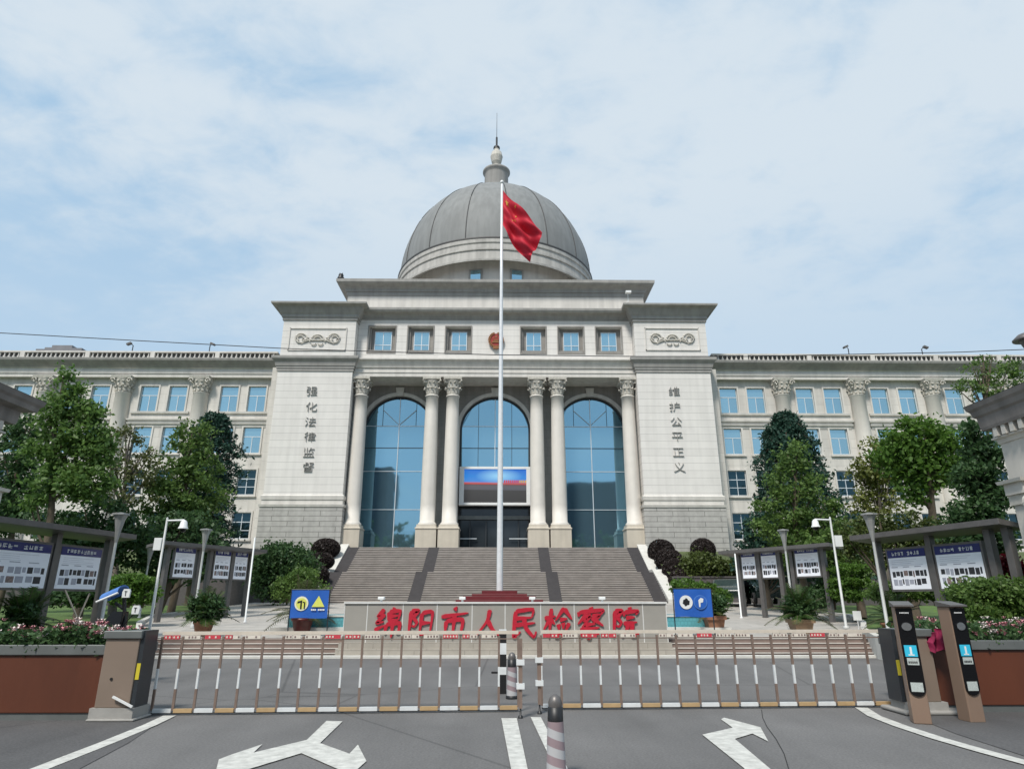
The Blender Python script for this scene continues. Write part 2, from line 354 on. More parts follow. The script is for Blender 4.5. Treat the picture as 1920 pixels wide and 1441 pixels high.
def copy_tree(o, parent=None, label=None):
    c = o.copy(); col.objects.link(c); c.parent = parent
    if label: c['label'] = label
    for ch in list(o.children): copy_tree(ch, c)
    return c
class LMB(MB):                                                 # builds in its parent's own coordinates
    def build(s, name, mats, parent=None, kind=None, bevel=0):
        off = wloc(parent); s.v = [(x + off[0], y + off[1], z + off[2]) for x, y, z in s.v]
        return MB.build(s, name, mats, parent, kind, bevel)
_tc = {}
def text_mesh(s, size, ext, off=0.0, res=3):
    cu = bpy.data.curves.new('t', 'FONT'); cu.body = s; cu.size = size; cu.extrude = ext; cu.offset = off; cu.align_x = 'CENTER'; cu.align_y = 'CENTER'; cu.resolution_u = res
    o = bpy.data.objects.new('t', cu); col.objects.link(o); dg = bpy.context.evaluated_depsgraph_get(); me = bpy.data.meshes.new_from_object(o.evaluated_get(dg))
    bpy.data.objects.remove(o); return me
def text_obj(name, s, size, ext, c, m, parent, off=0.0, rz=0.0, shear=0.0, sx=1.0, brush=0.0):
    me = text_mesh(s, size, ext, off, 6)
    vs = np.empty(len(me.vertices) * 3); me.vertices.foreach_get('co', vs); vs = vs.reshape(-1, 3)
    mid = (vs.max(0) + vs.min(0)) / 2; vs = vs - mid
    x = vs[:, 0] * sx + vs[:, 1] * shear; z = vs[:, 1]; y = -vs[:, 2]
    if brush:                                                  # hand-brushed look: strokes swell, bend and lean
        ph = ord(s[0]) % 7
        x, z = x + brush * np.sin(z * 13 + ph) + brush * .6 * np.sin(x * 31 + z * 17), z + x * .10 + brush * np.sin(x * 12 + ph * 2) + brush * .6 * np.sin(z * 29 - x * 15)
    out = np.stack([x, y, z], 1); me.vertices.foreach_set('co', out.ravel()); me.materials.clear(); me.materials.append(MATS[m]); me.update()
    me.polygons.foreach_set('material_index', [0] * len(me.polygons))
    o = bpy.data.objects.new(name, me); col.objects.link(o); o.parent = parent
    pl = wloc(parent); o.location = Vector(c) - pl; return o

# ---------------------------------------------------------------- ground, road, plaza, lawns
BX = -0.85                                                     # the building's axis
def zpl(y): return .44 + max(0, y - 20.8) * .0368
m = MB(); m.add([(-1500, -1500, 0), (1500, -1500, 0), (1500, 1500, 0), (-1500, 1500, 0)], [(0, 1, 2, 3)]); m.build('road', 'asphalt', kind='structure')
YS = 19.75
pl = [(-9.9, 20.95), (10.9, 20.95), (13.2, 25), (15.6, 31), (16, 46.0), (-16.5, 46.0), (-16, 31), (-13.2, 25)]
m = MB(); rows = []
for y, xa, xb in ((20.95, -10.9, 11.2), (25, -13.2, 13.2), (31, -16, 15.6), (38, -16.3, 16), (46.2, -16.5, 16.2)): rows.append([(xa, y, zpl(y)), (xb, y, zpl(y))])
for a, b in zip(rows, rows[1:]): m.add([a[0], a[1], b[1], b[0]], [(0, 1, 2, 3)])
m.build('plaza', 'paving', kind='structure')
def steps(x0, x1):
    m = MB(); n = 4; rise = .11; run = .3
    for i in range(n):
        y = YS + i * run; z = (i + 1) * rise
        m.box(x0, x1, y, 21.2 - i * .003, i * rise if i == 0 else 0.001 * i + .02, z - .02, 0)
        m.box(x0, x1, y - .02, y + .03, z - .02, z, 1); m.box(x0 + .01, x1 - .01, y + .03, 21.2 + .004 * i, z - .022, z - .004, 0)
    m.build('plaza_steps', ['plaza_step', 'step_nose'], kind='structure')
steps(-10.15, X(636, 1232, YS)); steps(X(1252, 1232, YS), 11.1)
m = MB(); m.box(-10.2, 11.2, YS - .45, YS - .13, 0, .06); m.build('kerb', 'curb', kind='structure')
# lawns either side, rising gently, and the banks up to the building
def zl(y): return .50 + max(0, y - 19) * .024
for sgn, name in ((-1, 'lawn'), (1, 'lawn')):
    m = MB(); ys = [13.0, 16, 19, 22, 26, 32, 38, 46]; xin = [8.6, 9.6, 10.1, 11.3, 13.4, 15.9, 16.1, 16.2]
    rr = [[(sgn * xi, y, zl(y) + .03), (sgn * 60, y, zl(y) + .03)] for y, xi in zip(ys, xin)]
    for a, b in zip(rr, rr[1:]): m.add([a[0], a[1], b[1], b[0]], [(0, 1, 2, 3)])
    m.add([rr[0][0], rr[0][1], (sgn * 60, 13, 0), (sgn * 8.6, 13, 0)], [(0, 1, 2, 3)])
    m.build(name, 'grass', kind='structure')
    m = MB()
    for a, b in zip(rr, rr[1:]):
        (xa, ya, za), (xb, yb, zb) = a[0], b[0]
        m.add([(xa, ya, 0), (xb, yb, 0), (xb, yb, zb + .06), (xa, ya, za + .06), (xa + sgn * .2, ya, 0), (xb + sgn * .2, yb, 0), (xb + sgn * .2, yb, zb + .06), (xa + sgn * .2, ya, za + .06)],
              [(0, 1, 2, 3), (3, 2, 6, 7), (4, 5, 6, 7)])
    m.build('lawn_kerb', 'curb', kind='structure')
    m = MB(); xa = BX + sgn * 12.3
    bank = [(46.3, 2.9), (50, 4.2), (53.8, 5.2)]
    for (y0, z0), (y1, z1) in zip(bank, bank[1:]): m.add([(xa, y0, z0), (sgn * 60, y0, z0), (sgn * 60, y1, z1), (xa, y1, z1)], [(0, 1, 2, 3)])
    m.build('garden_bank', 'ground_earth', kind='structure')
    m = MB(); m.box(min(xa, sgn * 60), max(xa, sgn * 60), 46.0, 46.3, 0, 2.95); m.box(min(xa, sgn * 60), max(xa, sgn * 60), 45.94, 46.36, 2.95, 3.05)
    tag(m.build('retaining_wall', 'granite_dark'), 'low dark retaining wall behind the shrubs %s of the main staircase' % ('left' if sgn < 0 else 'right'), 'wall', 'retaining walls below the garden banks')

# ---------------------------------------------------------------- road markings
def marking(poly, name='road_marking', z=.011):
    m = MB(); m.add([(x, y, z) for x, y in poly], [tuple(range(len(poly)))]); return m.build(name, 'paint_white', kind='structure')
def gp(*pts): return [G(px, py)[:2] for px, py in pts]
def strip(pts, wd):
    m = MB(); L = []
    for i, p in enumerate(pts):
        a = Vector(pts[max(i - 1, 0)]); b = Vector(pts[min(i + 1, len(pts) - 1)]); d = (b - a).normalized(); n = Vector((-d.y, d.x)) * wd / 2
        L.append((Vector(p) + n, Vector(p) - n))
    for a, b in zip(L, L[1:]): m.add([(*a[0], .011), (*a[1], .011), (*b[1], .011), (*b[0], .011)], [(0, 1, 2, 3)])
    return m.build('road_marking', 'paint_white', kind='structure')
# lane dividers (run on towards the viewer)
def ext(a, b, k): return (a[0] + (b[0] - a[0]) * k, a[1] + (b[1] - a[1]) * k)
a1, b1 = G(940, 1347)[:2], G(958, 1441)[:2]; a2, b2 = G(969, 1347)[:2], G(989, 1441)[:2]
marking([a1, a2, ext(a2, b2, 2.5), ext(a1, b1, 2.5)])
a1, b1 = G(995, 1345)[:2], G(1040, 1441)[:2]; a2, b2 = G(1014, 1345)[:2], G(1064, 1441)[:2]
marking([a1, a2, ext(a2, b2, 2.5), ext(a1, b1, 2.5)])
strip([G(*q)[:2] for q in ((-250, 1560), (-60, 1495), (90, 1436), (200, 1393), (280, 1360), (318, 1342))], .17)
strip([G(*q)[:2] for q in ((1615, 1327), (1640, 1343), (1690, 1362), (1760, 1385), (1840, 1408), (1925, 1431), (2100, 1475))], .17)
m = MB(); cr = [Vector(G(*q)) for q in ((1428, 1330), (1430, 1345), (1438, 1362), (1455, 1385), (1470, 1412), (1480, 1445), (1483, 1500))]
for a, b in zip(cr, cr[1:]): m.add([(a.x - .005, a.y, .0045), (a.x + .005, a.y, .0045), (b.x + .005, b.y, .0045), (b.x - .005, b.y, .0045)], [(0, 1, 2, 3)])
m.build('road_crack', 'rubber', kind='structure')
# arrows
marking(gp((612, 1352), (642, 1353), (600, 1394), (655, 1414), (671, 1397), (687, 1428), (640, 1470), (640, 1446), (565, 1413), (450, 1448), (403, 1452), (410, 1425), (430, 1417), (492, 1396), (475, 1412), (575, 1388)), 'road_arrow')
marking(gp((1358, 1346), (1426, 1364), (1441, 1391), (1411, 1376), (1378, 1386), (1445, 1443), (1475, 1500), (1440, 1500), (1395, 1441), (1317, 1378), (1374, 1365), (1352, 1349)), 'road_arrow')
# darker pavement aprons beside the lane, under planters and kiosks
for pts in (((-6.0, 5.2), (-3.9, 6.6), (-4.15, 8.2), (-4.55, 9.9), (-5.2, 10.6), (-30, 10.6), (-30, 5.2)), ((5.25, 6.9), (5.35, 8.6), (5.6, 10.0), (5.9, 10.9), (30, 10.9), (30, 5.5), (5.4, 5.5))):
    m = MB(); n = len(pts); m.add([(x, y, .006) for x, y in pts], [tuple(range(n))])
    m.build('pavement', 'asphalt_apron', kind='structure')
m = MB(); m.box(-5.42, -4.80, 9.5, 9.98, 0.007, .035); m.build('kerb', 'granite_light', kind='structure', bevel=.02)
m = MB(); m.box(5.5, 6.5, 9.85, 10.5, 0.007, .06); m.build('kerb', 'granite_light', kind='structure', bevel=.02)

# ---------------------------------------------------------------- main staircase
YB, YT, ZB, ZT = 45.0, 54.0, 1.33, 5.5
m = MB(); n = 28; rise = (ZT - ZB) / n; land = 1.1; run = (YT - YB - land) / n; SW = 11.55
md = MB()
for i in range(n):
    y = YB + i * run + (land if i >= n // 2 else 0); z1 = ZB + (i + 1) * rise; z0 = ZB + i * rise - (.6 if i == 0 else .02)
    nx = (YB + (i + 1) * run + (land if i + 1 >= n // 2 else 0)) if i < n - 1 else 57.0
    m.box(BX - SW, BX + SW, y, nx + .02, z0, z1); m.box(BX - SW + .01, BX + SW - .01, y - .035, y + .01, z1 - .055, z1 - .002, 1)
    for c, wd in ((-5.0 + (.28 if i >= 14 else 0), .42), (4.25 + (.0 if i < 14 else -.28), .42), (-SW + .45, .45), (SW - .45, .45)):
        md.box(BX + c - wd, BX + c + wd, y - .039, nx + .024, z0, z1 + .004)
m.build('staircase', ['step_stone', 'step_nosing'], kind='structure'); md.build('staircase_inlay', 'step_dark', kind='structure')
# landing slab under the portico
m = MB(); m.box(BX - 12.6, BX + 12.6, 54.3, 57.2, 3.5, 5.47); m.build('portico_floor', 'step_stone', kind='structure')
for sg in (-1, 1):
    m = MB(); x0 = BX + sg * SW; x1 = BX + sg * (SW + .75); a, b = min(x0, x1), max(x0, x1)
    pr = [(YB - .3, ZB - .3), (YB - .3, ZB + .25), (49.0, ZB + 2.3), (50.2, ZB + 2.3), (YT + .1, ZT + .3), (YT + .1, 2)]
    m.loft([[(a, y, z) for y, z in pr], [(b, y, z) for y, z in pr]])
    tag(m.build('stair_parapet', 'curb', bevel=.03), 'sloping white parapet along the %s edge of the wide stone staircase' % ('left' if sg < 0 else 'right'), 'parapet', 'parapets beside the staircase')

# ---------------------------------------------------------------- government building
bld = thing('government_building', 'large pale stone government building with dome, columned portico and two long wings', 'building', (BX, 54, 5.4))
def bx(v): return BX + v
TZ = {k: (Z(k, 54, 590) + Z(k, 54, 1270)) / 2 for k in (572, 580, 592, 597, 602, 614, 655, 671, 674, 681, 688, 692, 697, 930, 937, 945)}
for sg in (-1, 1):
    x0, x1 = sorted((bx(sg * 12.37), bx(sg * 18.85)))
    m = MB(); m.rl(x0, x1, 54, 66, [(TZ[945], 0), (TZ[697], 0)]); m.rl(x0 + .02, x1 - .02, 54.02, 66, [(TZ[671], 0), (TZ[602], 0)]); tw = m.build('tower_wall', 'stone_tower', bld)
    m = MB(); m.rl(x0, x1, 53.98, 66, [(3.5, .12), (TZ[945] - .25, .12)]); m.build('tower_plinth', 'stone_plinth', bld)
    m = MB(); m.rl(x0, x1, 54, 66, [(TZ[945] - .25, .2), (TZ[945] - .05, .25), (TZ[945] - .05, .06), (TZ[937], .06), (TZ[937], .12), (TZ[930], .16), (TZ[930] + .12, .02)]); m.build('string_course', 'stone', bld)
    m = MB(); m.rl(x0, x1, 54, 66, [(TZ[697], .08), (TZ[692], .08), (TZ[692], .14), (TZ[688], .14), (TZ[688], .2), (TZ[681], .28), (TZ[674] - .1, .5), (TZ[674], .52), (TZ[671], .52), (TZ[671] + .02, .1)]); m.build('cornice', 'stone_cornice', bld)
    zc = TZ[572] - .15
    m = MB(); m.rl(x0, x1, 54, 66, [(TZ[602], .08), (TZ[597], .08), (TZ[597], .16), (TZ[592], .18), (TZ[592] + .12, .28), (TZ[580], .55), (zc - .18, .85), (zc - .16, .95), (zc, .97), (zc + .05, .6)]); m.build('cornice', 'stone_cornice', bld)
    # framed relief panel
    pxs = (541, 649) if sg < 0 else (1210, 1312)
    pa, pb = X(pxs[0], 635, 53.9), X(pxs[1], 635, 53.9); zt, zb = Z(614, 53.9, pxs[0]), Z(656, 53.9, pxs[0])
    m = MB()
    for a, b, c, d in ((pa, pb, zt - .07, zt), (pa, pb, zb, zb + .07), (pa, pa + .07, zb, zt), (pb - .07, pb, zb, zt)): m.box(a, b, 53.93, 54.05, c, d)
    pf = m.build('relief_panel', 'stone', bld)
    m = MB(); cx, cz = (pa + pb) / 2, (zt + zb) / 2 + .05
    def arc(cx_, cz_, r, a0, a1, rr=.055, n=14, sxx=1):
        m.tube([(cx_ + sxx * r * math.cos(R(a0 + (a1 - a0) * i / n)), 53.93, cz_ + r * (.85) * math.sin(R(a0 + (a1 - a0) * i / n))) for i in range(n + 1)], rr, 6)
    arc(cx, cz - .1, .55, 0, 180); arc(cx, cz - .1, .33, 0, 180); m.tube([(cx - .6, 53.93, cz - .15), (cx + .6, 53.93, cz - .15)], .06, 6)
    for s2 in (-1, 1):
        arc(cx + s2 * 1.45, cz + .05, .5, -90, 200, sxx=s2); arc(cx + s2 * 1.5, cz + .05, .26, -60, 240, sxx=s2); arc(cx + s2 * .95, cz - .35, .3, 20, 170, sxx=s2)
        arc(cx + s2 * .3, cz - .45, .2, 180, 360, .05); m.lathe(cx + s2 * .82, 53.93, [(.02, cz - .02), (.1, cz + .04), (.02, cz + .12)], 8)
        m.tube([(cx + s2 * .6, 53.93, cz - .1), (cx + s2 * .9, 53.93, cz - .22), (cx + s2 * 1.4, 53.93, cz - .42), (cx + s2 * 1.75, 53.93, cz - .35)], .05, 6)
    m.build('scroll_ornament', 'carved_stone', pf)
    # pier between tower and wing
    m = MB(); xa, xb = sorted((bx(sg * 18.85), bx(sg * 19.9))); m.box(xa, xb, 55.6, 66, 3.5, Z(700, 57)); m.build('pier', 'stone_wall', bld)
    chars = '强化法律监督' if sg < 0 else '维护公平正义'
    for ch, py, px in zip(chars, (733, 762, 790, 818, 847, 875), (585, 584, 582, 581, 579, 578) if sg < 0 else (1264, 1265, 1268, 1270, 1272, 1274)):
        text_obj('wall_character', ch, .92, .05, P(px, py, 53.94), 'letter_stone', bld, off=-.02, sx=1.16)

# middle bay: entablature, recess wall with three arched windows
ZE0, ZE1 = Z(706, 54.3), Z(675, 54.3)
m = MB(); m.rl(bx(-12.35), bx(12.35), 54.35, 58, [(ZE0, 0), (ZE0 + .35, 0), (ZE0 + .35, .06), (Z(697, 54.3), .06), (Z(697, 54.3), 0), (Z(690, 54.3), 0), (Z(690, 54.3), .1), (Z(687, 54.3), .14), (Z(680, 54.3), .32), (ZE1 - .1, .5), (ZE1, .5), (ZE1 + .03, .1)], back=False)
m.build('entablature', 'stone', bld)
YR = 57.0; ACX = (-8.62, 0.02, 8.62); AR = 3.15; ZSP = Z(806, YR); Z0 = 5.5
def arch_wall():
    m = MB(); zt = ZE0 + .5; edges = [-12.37] + [v for c in ACX for v in (c - AR, c + AR)] + [12.37]
    for i in range(0, len(edges), 2): m.box(bx(edges[i]), bx(edges[i + 1]), YR, YR + .8, Z0 - .6, zt)
    n = 24
    for c in ACX:
        for k in range(n):
            t0, t1 = math.pi * k / n, math.pi * (k + 1) / n
            xa, xb = c - AR * math.cos(t0), c - AR * math.cos(t1); za, zb = ZSP + AR * math.sin(t0), ZSP + AR * math.sin(t1)
            m.add([(bx(xa), YR, za), (bx(xb), YR, zb), (bx(xb), YR, zt), (bx(xa), YR, zt), (bx(xa), YR + .8, za), (bx(xb), YR + .8, zb)], [(0, 1, 2, 3), (0, 4, 5, 1)])
    return m
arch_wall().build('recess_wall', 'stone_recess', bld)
def arch_ring(c, r0, r1, y0, y1, zb, mb, mi=0):
    n = 28; pts = [(c - 1 * 1.0, 0)]
    path = [(-1, zb)] + [(None, k) for k in range(n + 1)] + [(1, zb)]
    sec = []
    for kind, v in path:
        if kind is None: t = math.pi * v / n; d = (-math.cos(t), math.sin(t)); o = ZSP
        else: d = (kind, 0); o = v
        sec.append([(bx(c + d[0] * r0), y0, o + d[1] * r0), (bx(c + d[0] * r1), y0, o + d[1] * r1), (bx(c + d[0] * r1), y1, o + d[1] * r1), (bx(c + d[0] * r0), y1, o + d[1] * r0)])
    mb.loft(sec, mi)
def arc_h(x): return ZSP + math.sqrt(max(0, AR * AR - x * x))
for i, c in enumerate(ACX):
    mid = i == 1; zb = Z0 if not mid else Z(876, YR)
    m = MB(); arch_ring(c, AR + .0, AR + .32, YR - .10, YR + .05, Z0, m)
    m.prism([(bx(c - .28), ZSP + AR - .02), (bx(c + .28), ZSP + AR - .02), (bx(c + .38), ZSP + AR + .75), (bx(c - .38), ZSP + AR + .75)], YR - .24, YR)
    aw = m.build('arched_window', 'stone', bld)
    # glass panes cut as separate islands so each reflects slightly differently
    m = MB(); yg = YR + .45
    hz = [zb, Z(954, YR), Z(882, YR), Z(838, YR), Z(797, YR)] if not mid else [zb, Z(838, YR), Z(797, YR)]
    hz = sorted(set(hz))
    xs = [-AR, -1.5, 0, 1.5, AR]
    for j in range(len(hz)):
        za = hz[j]; top = j == len(hz) - 1
        for k in (range(4) if (top or mid) else (0, 2)):
            xa, xb = (xs[k], xs[k + 1]) if (top or mid) else (xs[k], xs[k + 2])
            if not top: poly = [(xa, za), (xb, za), (xb, hz[j + 1]), (xa, hz[j + 1])]
            else: poly = [(xa, za), (xb, za)] + [(xb + (xa - xb) * q / 8, arc_h(xb + (xa - xb) * q / 8)) for q in range(9)]
            tl = random.uniform(-.004, .004); tl2 = random.uniform(-.003, .003)
            m.add([(bx(c + x), yg + (x - xa) * tl + (z - za) * tl2, z) for x, z in poly], [tuple(range(len(poly)))])
    m.build('glass', 'glass_arch', aw)
    m = MB(); arch_ring(c, AR - .16, AR + .001, YR + .36, YR + .5, zb, m, 1)
    for z in hz[1:]: m.box(bx(c - AR), bx(c + AR), yg - .06, yg + .01, z - .026, z + .026, 0 if abs(z - Z(838, YR)) > .1 else 1)
    m.box(bx(c - .032), bx(c + .032), yg - .08, yg + .01, zb, ZSP + AR - .05, 0)
    for x in (-1.5, 1.5): m.box(bx(c + x - .02), bx(c + x + .02), yg - .05, yg + .01, hz[-1] if not mid else zb, arc_h(x), 1)
    if not mid:
        for s2 in (-1, 1): m.tube([(bx(c), yg - .05, hz[-1] + .1), (bx(c + s2 * 1.5), yg - .05, hz[-1] + 1.5)], .03, 5, 0)
    m.build('window_frame', ['aluminium', 'dark_frame'], aw)
# entrance under the screen
m = MB(); m.box(bx(-AR), bx(AR), YR + .9, YR + 1.0, Z0, Z(940, YR)); en = m.build('entrance_glazing', 'glass_dark', bld)
m = MB(); m.box(bx(-AR), bx(AR), YR + .55, YR + .85, Z(972, YR), Z(965, YR), 0)
for x in (-2.1, -.7, .7, 2.1): m.box(bx(x - .05), bx(x + .05), YR + .7, YR + .88, Z0, Z(972, YR), 1)
m.box(bx(-AR), bx(-1.5), YR + .66, YR + .7, Z(1009, YR), Z(1007, YR), 2); m.box(bx(1.3), bx(AR), YR + .66, YR + .7, Z(1009, YR), Z(1007, YR), 2)
m.build('door_frame', ['planter_trim', 'dark_frame', 'aluminium'], en)
# portico columns
ZCB, ZCT = Z(1028, 54.6), ZE0
def column(x, half=False):
    m = MB(); c = bx(x); y = 55.05; zp = Z(992, 54.6); zb = Z(983, 54.6); zs = Z(738, 54.6)
    m.lathe(c, y, [(.76, zb - .02), (.76, zb + .12), (.66, zb + .2), (.63, zb + .28)] + [(.63 - .09 * (t ** 1.7), zb + .28 + (zs - zb - .5) * t) for t in [k / 8 for k in range(9)]] + [(.60, zs - .2), (.60, zs - .1), (.54, zs - .08)], 32)
    sh = m.build('column', 'column_stone', bld)
    m = MB(); m.box(c - .85, c + .85, y - .85, y + .85, ZCB, zp); m.rl(c - .85, c + .85, y - .85, y + .85, [(zp, .05), (zp + .1, .05), (zp + .16, -.05), (zb - .02, -.07)]); m.build('pedestal', 'pedestal_stone', sh, bevel=.015)
    m = MB(); H = ZCT - zs
    m.lathe(c, y, [(.52, zs - .1), (.50, zs), (.56, zs + H * .5), (.78, zs + H * .82)], 24)
    m.rl(c - .72, c + .72, y - .72, y + .72, [(zs + H * .84, -.06), (zs + H * .86, .06), (zs + H, .08)])
    for row, (n_, rr, zz_, ll) in enumerate(((12, .55, .02, .42), (12, .6, .36, .42))):
        for k in range(n_):
            a = 2 * math.pi * (k + row * .5) / n_; d = Vector((math.cos(a), math.sin(a), 0)); t = Vector((-d.y, d.x, 0)); b0 = Vector((c, y, zs + zz_ * H))
            r0 = rr - .02
            q = [b0 + d * r0 - t * .11, b0 + d * r0 + t * .11, b0 + d * (r0 + .08) + t * .13 + Vector((0, 0, ll * H * .7)), b0 + d * (r0 + .08) - t * .13 + Vector((0, 0, ll * H * .7)), b0 + d * (r0 + .24) + Vector((0, 0, ll * H * .98)), b0 + d * (r0 + .27) + Vector((0, 0, ll * H * .72))]
            m.add(q, [(0, 1, 2, 3), (3, 2, 4), (4, 5, 3), (4, 2, 5)])
    for sx in (-1, 1):
        for sy in (-1, 1):
            cc = Vector((c + sx * .66, y + sy * .66, zs + H * .72)); pts = []
            for q in range(14):
                a = q * .55; rr = .2 * (1 - q / 16); pts.append(cc + Vector((sx * .7 * rr * math.cos(a), sy * .7 * rr * math.cos(a), rr * math.sin(a))))
            m.tube(pts, .05, 6)
    m.build('capital', 'carved_stone', sh)
for x in (-11.45, -5.05, -3.2, 3.85 + .05, 5.72, 11.75):
    pass
XC = [X(672, 850, 55.05) - BX, X(808, 850, 55.05) - BX, X(848, 850, 55.05) - BX, X(1009, 850, 55.05) - BX, X(1049, 850, 55.05) - BX, X(1185, 850, 55.05) - BX]
XC = [-(XC[5] - XC[0]) / 2, -(XC[4] - XC[1]) / 2, -(XC[3] - XC[2]) / 2, (XC[3] - XC[2]) / 2, (XC[4] - XC[1]) / 2, (XC[5] - XC[0]) / 2]
for x in XC: column(x)
# attic wall with six square windows
def holed(mb, x0, x1, z0, z1, y, th, holes, mi=0):
    xs = sorted({x0, x1, *[h[0] for h in holes], *[h[1] for h in holes]}); zs = sorted({z0, z1, *[h[2] for h in holes], *[h[3] for h in holes]})
    for a, b in zip(xs, xs[1:]):
        for c, d in zip(zs, zs[1:]):
            mx_, mz_ = (a + b) / 2, (c + d) / 2
            if any(h[0] < mx_ < h[1] and h[2] < mz_ < h[3] for h in holes): continue
            mb.add([(a, y, c), (b, y, c), (b, y, d), (a, y, d)], [(0, 1, 2, 3)], mi)
    for h in holes:
        a, b, c, d = h; mb.add([(a, y, c), (b, y, c), (b, y, d), (a, y, d), (a, y + th, c), (b, y + th, c), (b, y + th, d), (a, y + th, d)], [(0, 1, 5, 4), (1, 2, 6, 5), (2, 3, 7, 6), (3, 0, 4, 7)], mi)
def window_proto(w_, h_, name='window', panes='cross', deep=.0, trim=True):
    """sash built around the origin, facing -y; returns (frame mesh, glass mesh)"""
    m = MB(); f = .06
    for a, b, c, d in ((-w_ / 2, -w_ / 2 + f, 0, h_), (w_ / 2 - f, w_ / 2, 0, h_), (-w_ / 2 + f, w_ / 2 - f, 0, f), (-w_ / 2 + f, w_ / 2 - f, h_ - f, h_)): m.box(a, b, -.04, .04, c, d)
    zt = h_ * (.64 if panes != 'cross' else .3)
    m.box(-w_ / 2 + f, w_ / 2 - f, -.035, .035, zt - .035, zt + .035)
    if panes == 'cross': m.box(-.03, .03, -.03, .03, f, h_ - f)
    elif panes == 'T': m.box(-.03, .03, -.03, .03, f, zt - .035)
    elif panes == 'grid':
        m.box(-.03, .03, -.03, .03, f, h_ - f); m.box(-w_ / 2 + f, w_ / 2 - f, -.034, .034, h_ * .32 - .03, h_ * .32 + .03)
    g = MB()
    for a, b, c, d in ((-w_ / 2 + f, 0, f, zt), (0, w_ / 2 - f, f, zt), (-w_ / 2 + f, w_ / 2 - f, zt, h_ - f)):
        tl = random.uniform(-.03, .03); g.add([(a, .0, c), (b, tl * .8, c), (b, tl * .8, d), (a, 0, d)], [(0, 1, 2, 3)])
    return m, g
def place_window(w_, h_, x, y, z, panes, gmat='glass_window'):
    key = (round(w_, 2), round(h_, 2), panes, random.randint(0, 3), gmat)
    if key not in _tc:
        m, g = window_proto(w_, h_, panes=panes); fo = m.build('window', 'aluminium'); go = g.build('window_pane', gmat); _tc[key] = (fo.data, go.data)
        bpy.data.objects.remove(fo); bpy.data.objects.remove(go)
    o = bpy.data.objects.new('window', _tc[key][0]); col.objects.link(o); o.parent = bld; o.location = Vector((x, y, z)) - wloc(bld)
    q = bpy.data.objects.new('window_pane', _tc[key][1]); col.objects.link(q); q.parent = o
YA = 55.0
ZA0, ZA1 = ZE1, Z(600, YA)
hl = []; wins = []
for a, b in ((691, 741), (765, 812), (836, 883), (977, 1023), (1047, 1094), (1118, 1165)):
    xa, xb = X(a, 636, YA), X(b, 636, YA); za, zb = Z(661, YA), Z(613, YA); hl.append((xa, xb, za, zb)); wins.append((xa, xb, za, zb))
m = MB(); holed(m, bx(-12.37), bx(12.37), ZA0, ZA1, YA, .55, hl); m.build('attic_wall', 'stone_tower', bld)
for xa, xb, za, zb in wins:
    m = MB(); t = .10
    for a, b, c, d in ((xa - t, xa, za - t, zb + t), (xb, xb + t, za - t, zb + t), (xa, xb, zb, zb + t), (xa, xb, za - t, za)): m.box(a, b, YA - .06, YA + .02, c, d)
    m.box(xa, xb, YA + .48, YA + .6, za, zb); m.box(xa + .02, xb - .02, YA + .02, YA + .48, za, za + .22); m.box(xa, xa + .2, YA + .25, YA + .48, za + .22, zb)
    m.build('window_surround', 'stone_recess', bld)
    ww = (xb - xa) - .85; place_window(ww, (zb - za) - .62, (xa + xb) / 2 + .05, YA + .44, za + .28, 'cross')
zc = Z(577, 54.2)
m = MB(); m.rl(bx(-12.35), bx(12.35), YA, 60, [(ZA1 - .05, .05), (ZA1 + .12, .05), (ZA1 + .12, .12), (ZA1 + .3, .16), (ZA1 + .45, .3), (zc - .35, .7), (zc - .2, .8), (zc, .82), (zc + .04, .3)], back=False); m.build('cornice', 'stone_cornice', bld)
# upper block
YU = 56.5; zu0 = zc - .3; zuc = Z(545, YU); zut = Z(524, YU - .9)
xu = 14.0
m = MB(); m.rl(bx(-xu), bx(xu), YU, 81, [(TZ[572] - .6, 0), (Z(552, YU), 0)]); m.build('upper_block', 'stone', bld)
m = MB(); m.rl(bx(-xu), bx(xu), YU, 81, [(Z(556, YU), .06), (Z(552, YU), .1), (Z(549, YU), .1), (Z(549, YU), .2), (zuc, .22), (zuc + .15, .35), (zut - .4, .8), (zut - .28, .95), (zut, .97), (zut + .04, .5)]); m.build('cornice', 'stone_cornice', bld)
m = MB(); m.box(bx(-18.8), bx(18.8), 58.6, 80, 3, TZ[572] - .5); m.build('building_core', 'roof_dark', bld)
# dome
DX, DY = X(929.5, 480, 68), 68.0
RD = 10.85; zg = Z(446, 57.05)
dr = MB(); n = 64
dr.lathe(DX, DY, [(9.7, zut - .6), (9.7, Z(490, 57.8) + .9)], 64); drum = dr.build('drum', 'stone', bld)
zl_ = Z(481, 56.2)
m = MB(); m.lathe(DX, DY, [(9.6, zl_ + 1.0), (10.5, zl_ + .4), (11.0, zl_ + .05), (11.2, zl_ - .02), (11.22, zl_ + .18), (11.02, zl_ + .26), (10.96, zl_ + 1.2), (11.08, zl_ + 1.25), (11.08, zl_ + 1.42), (10.92, zl_ + 1.5), (10.9, zl_ + 2.0), (11.0, zl_ + 2.1), (11.0, zg - .02), (10.6, zg + .1)], 96, smooth=False); m.build('ring_cornice', 'stone_ring', bld)
for px in (891, 969):
    xw = X(px, 516, 57.4); yw = DY - math.sqrt(9.7 ** 2 - (xw - DX) ** 2); an = math.atan2(xw - DX, DY - yw)
    rot = Matrix.Rotation(an, 3, 'Z'); za, zb = Z(527, yw), Z(507, yw)
    m = MB(); c = Vector((xw, yw, (za + zb) / 2)); m.cbox(c, (1.35, .16, zb - za + .2), 0, rot); m.cbox(c + rot @ Vector((0, -.07, 0)), (1.0, .1, zb - za - .1), 1, rot); m.build('drum_window', ['stone_cornice', 'glass_window'], drum)
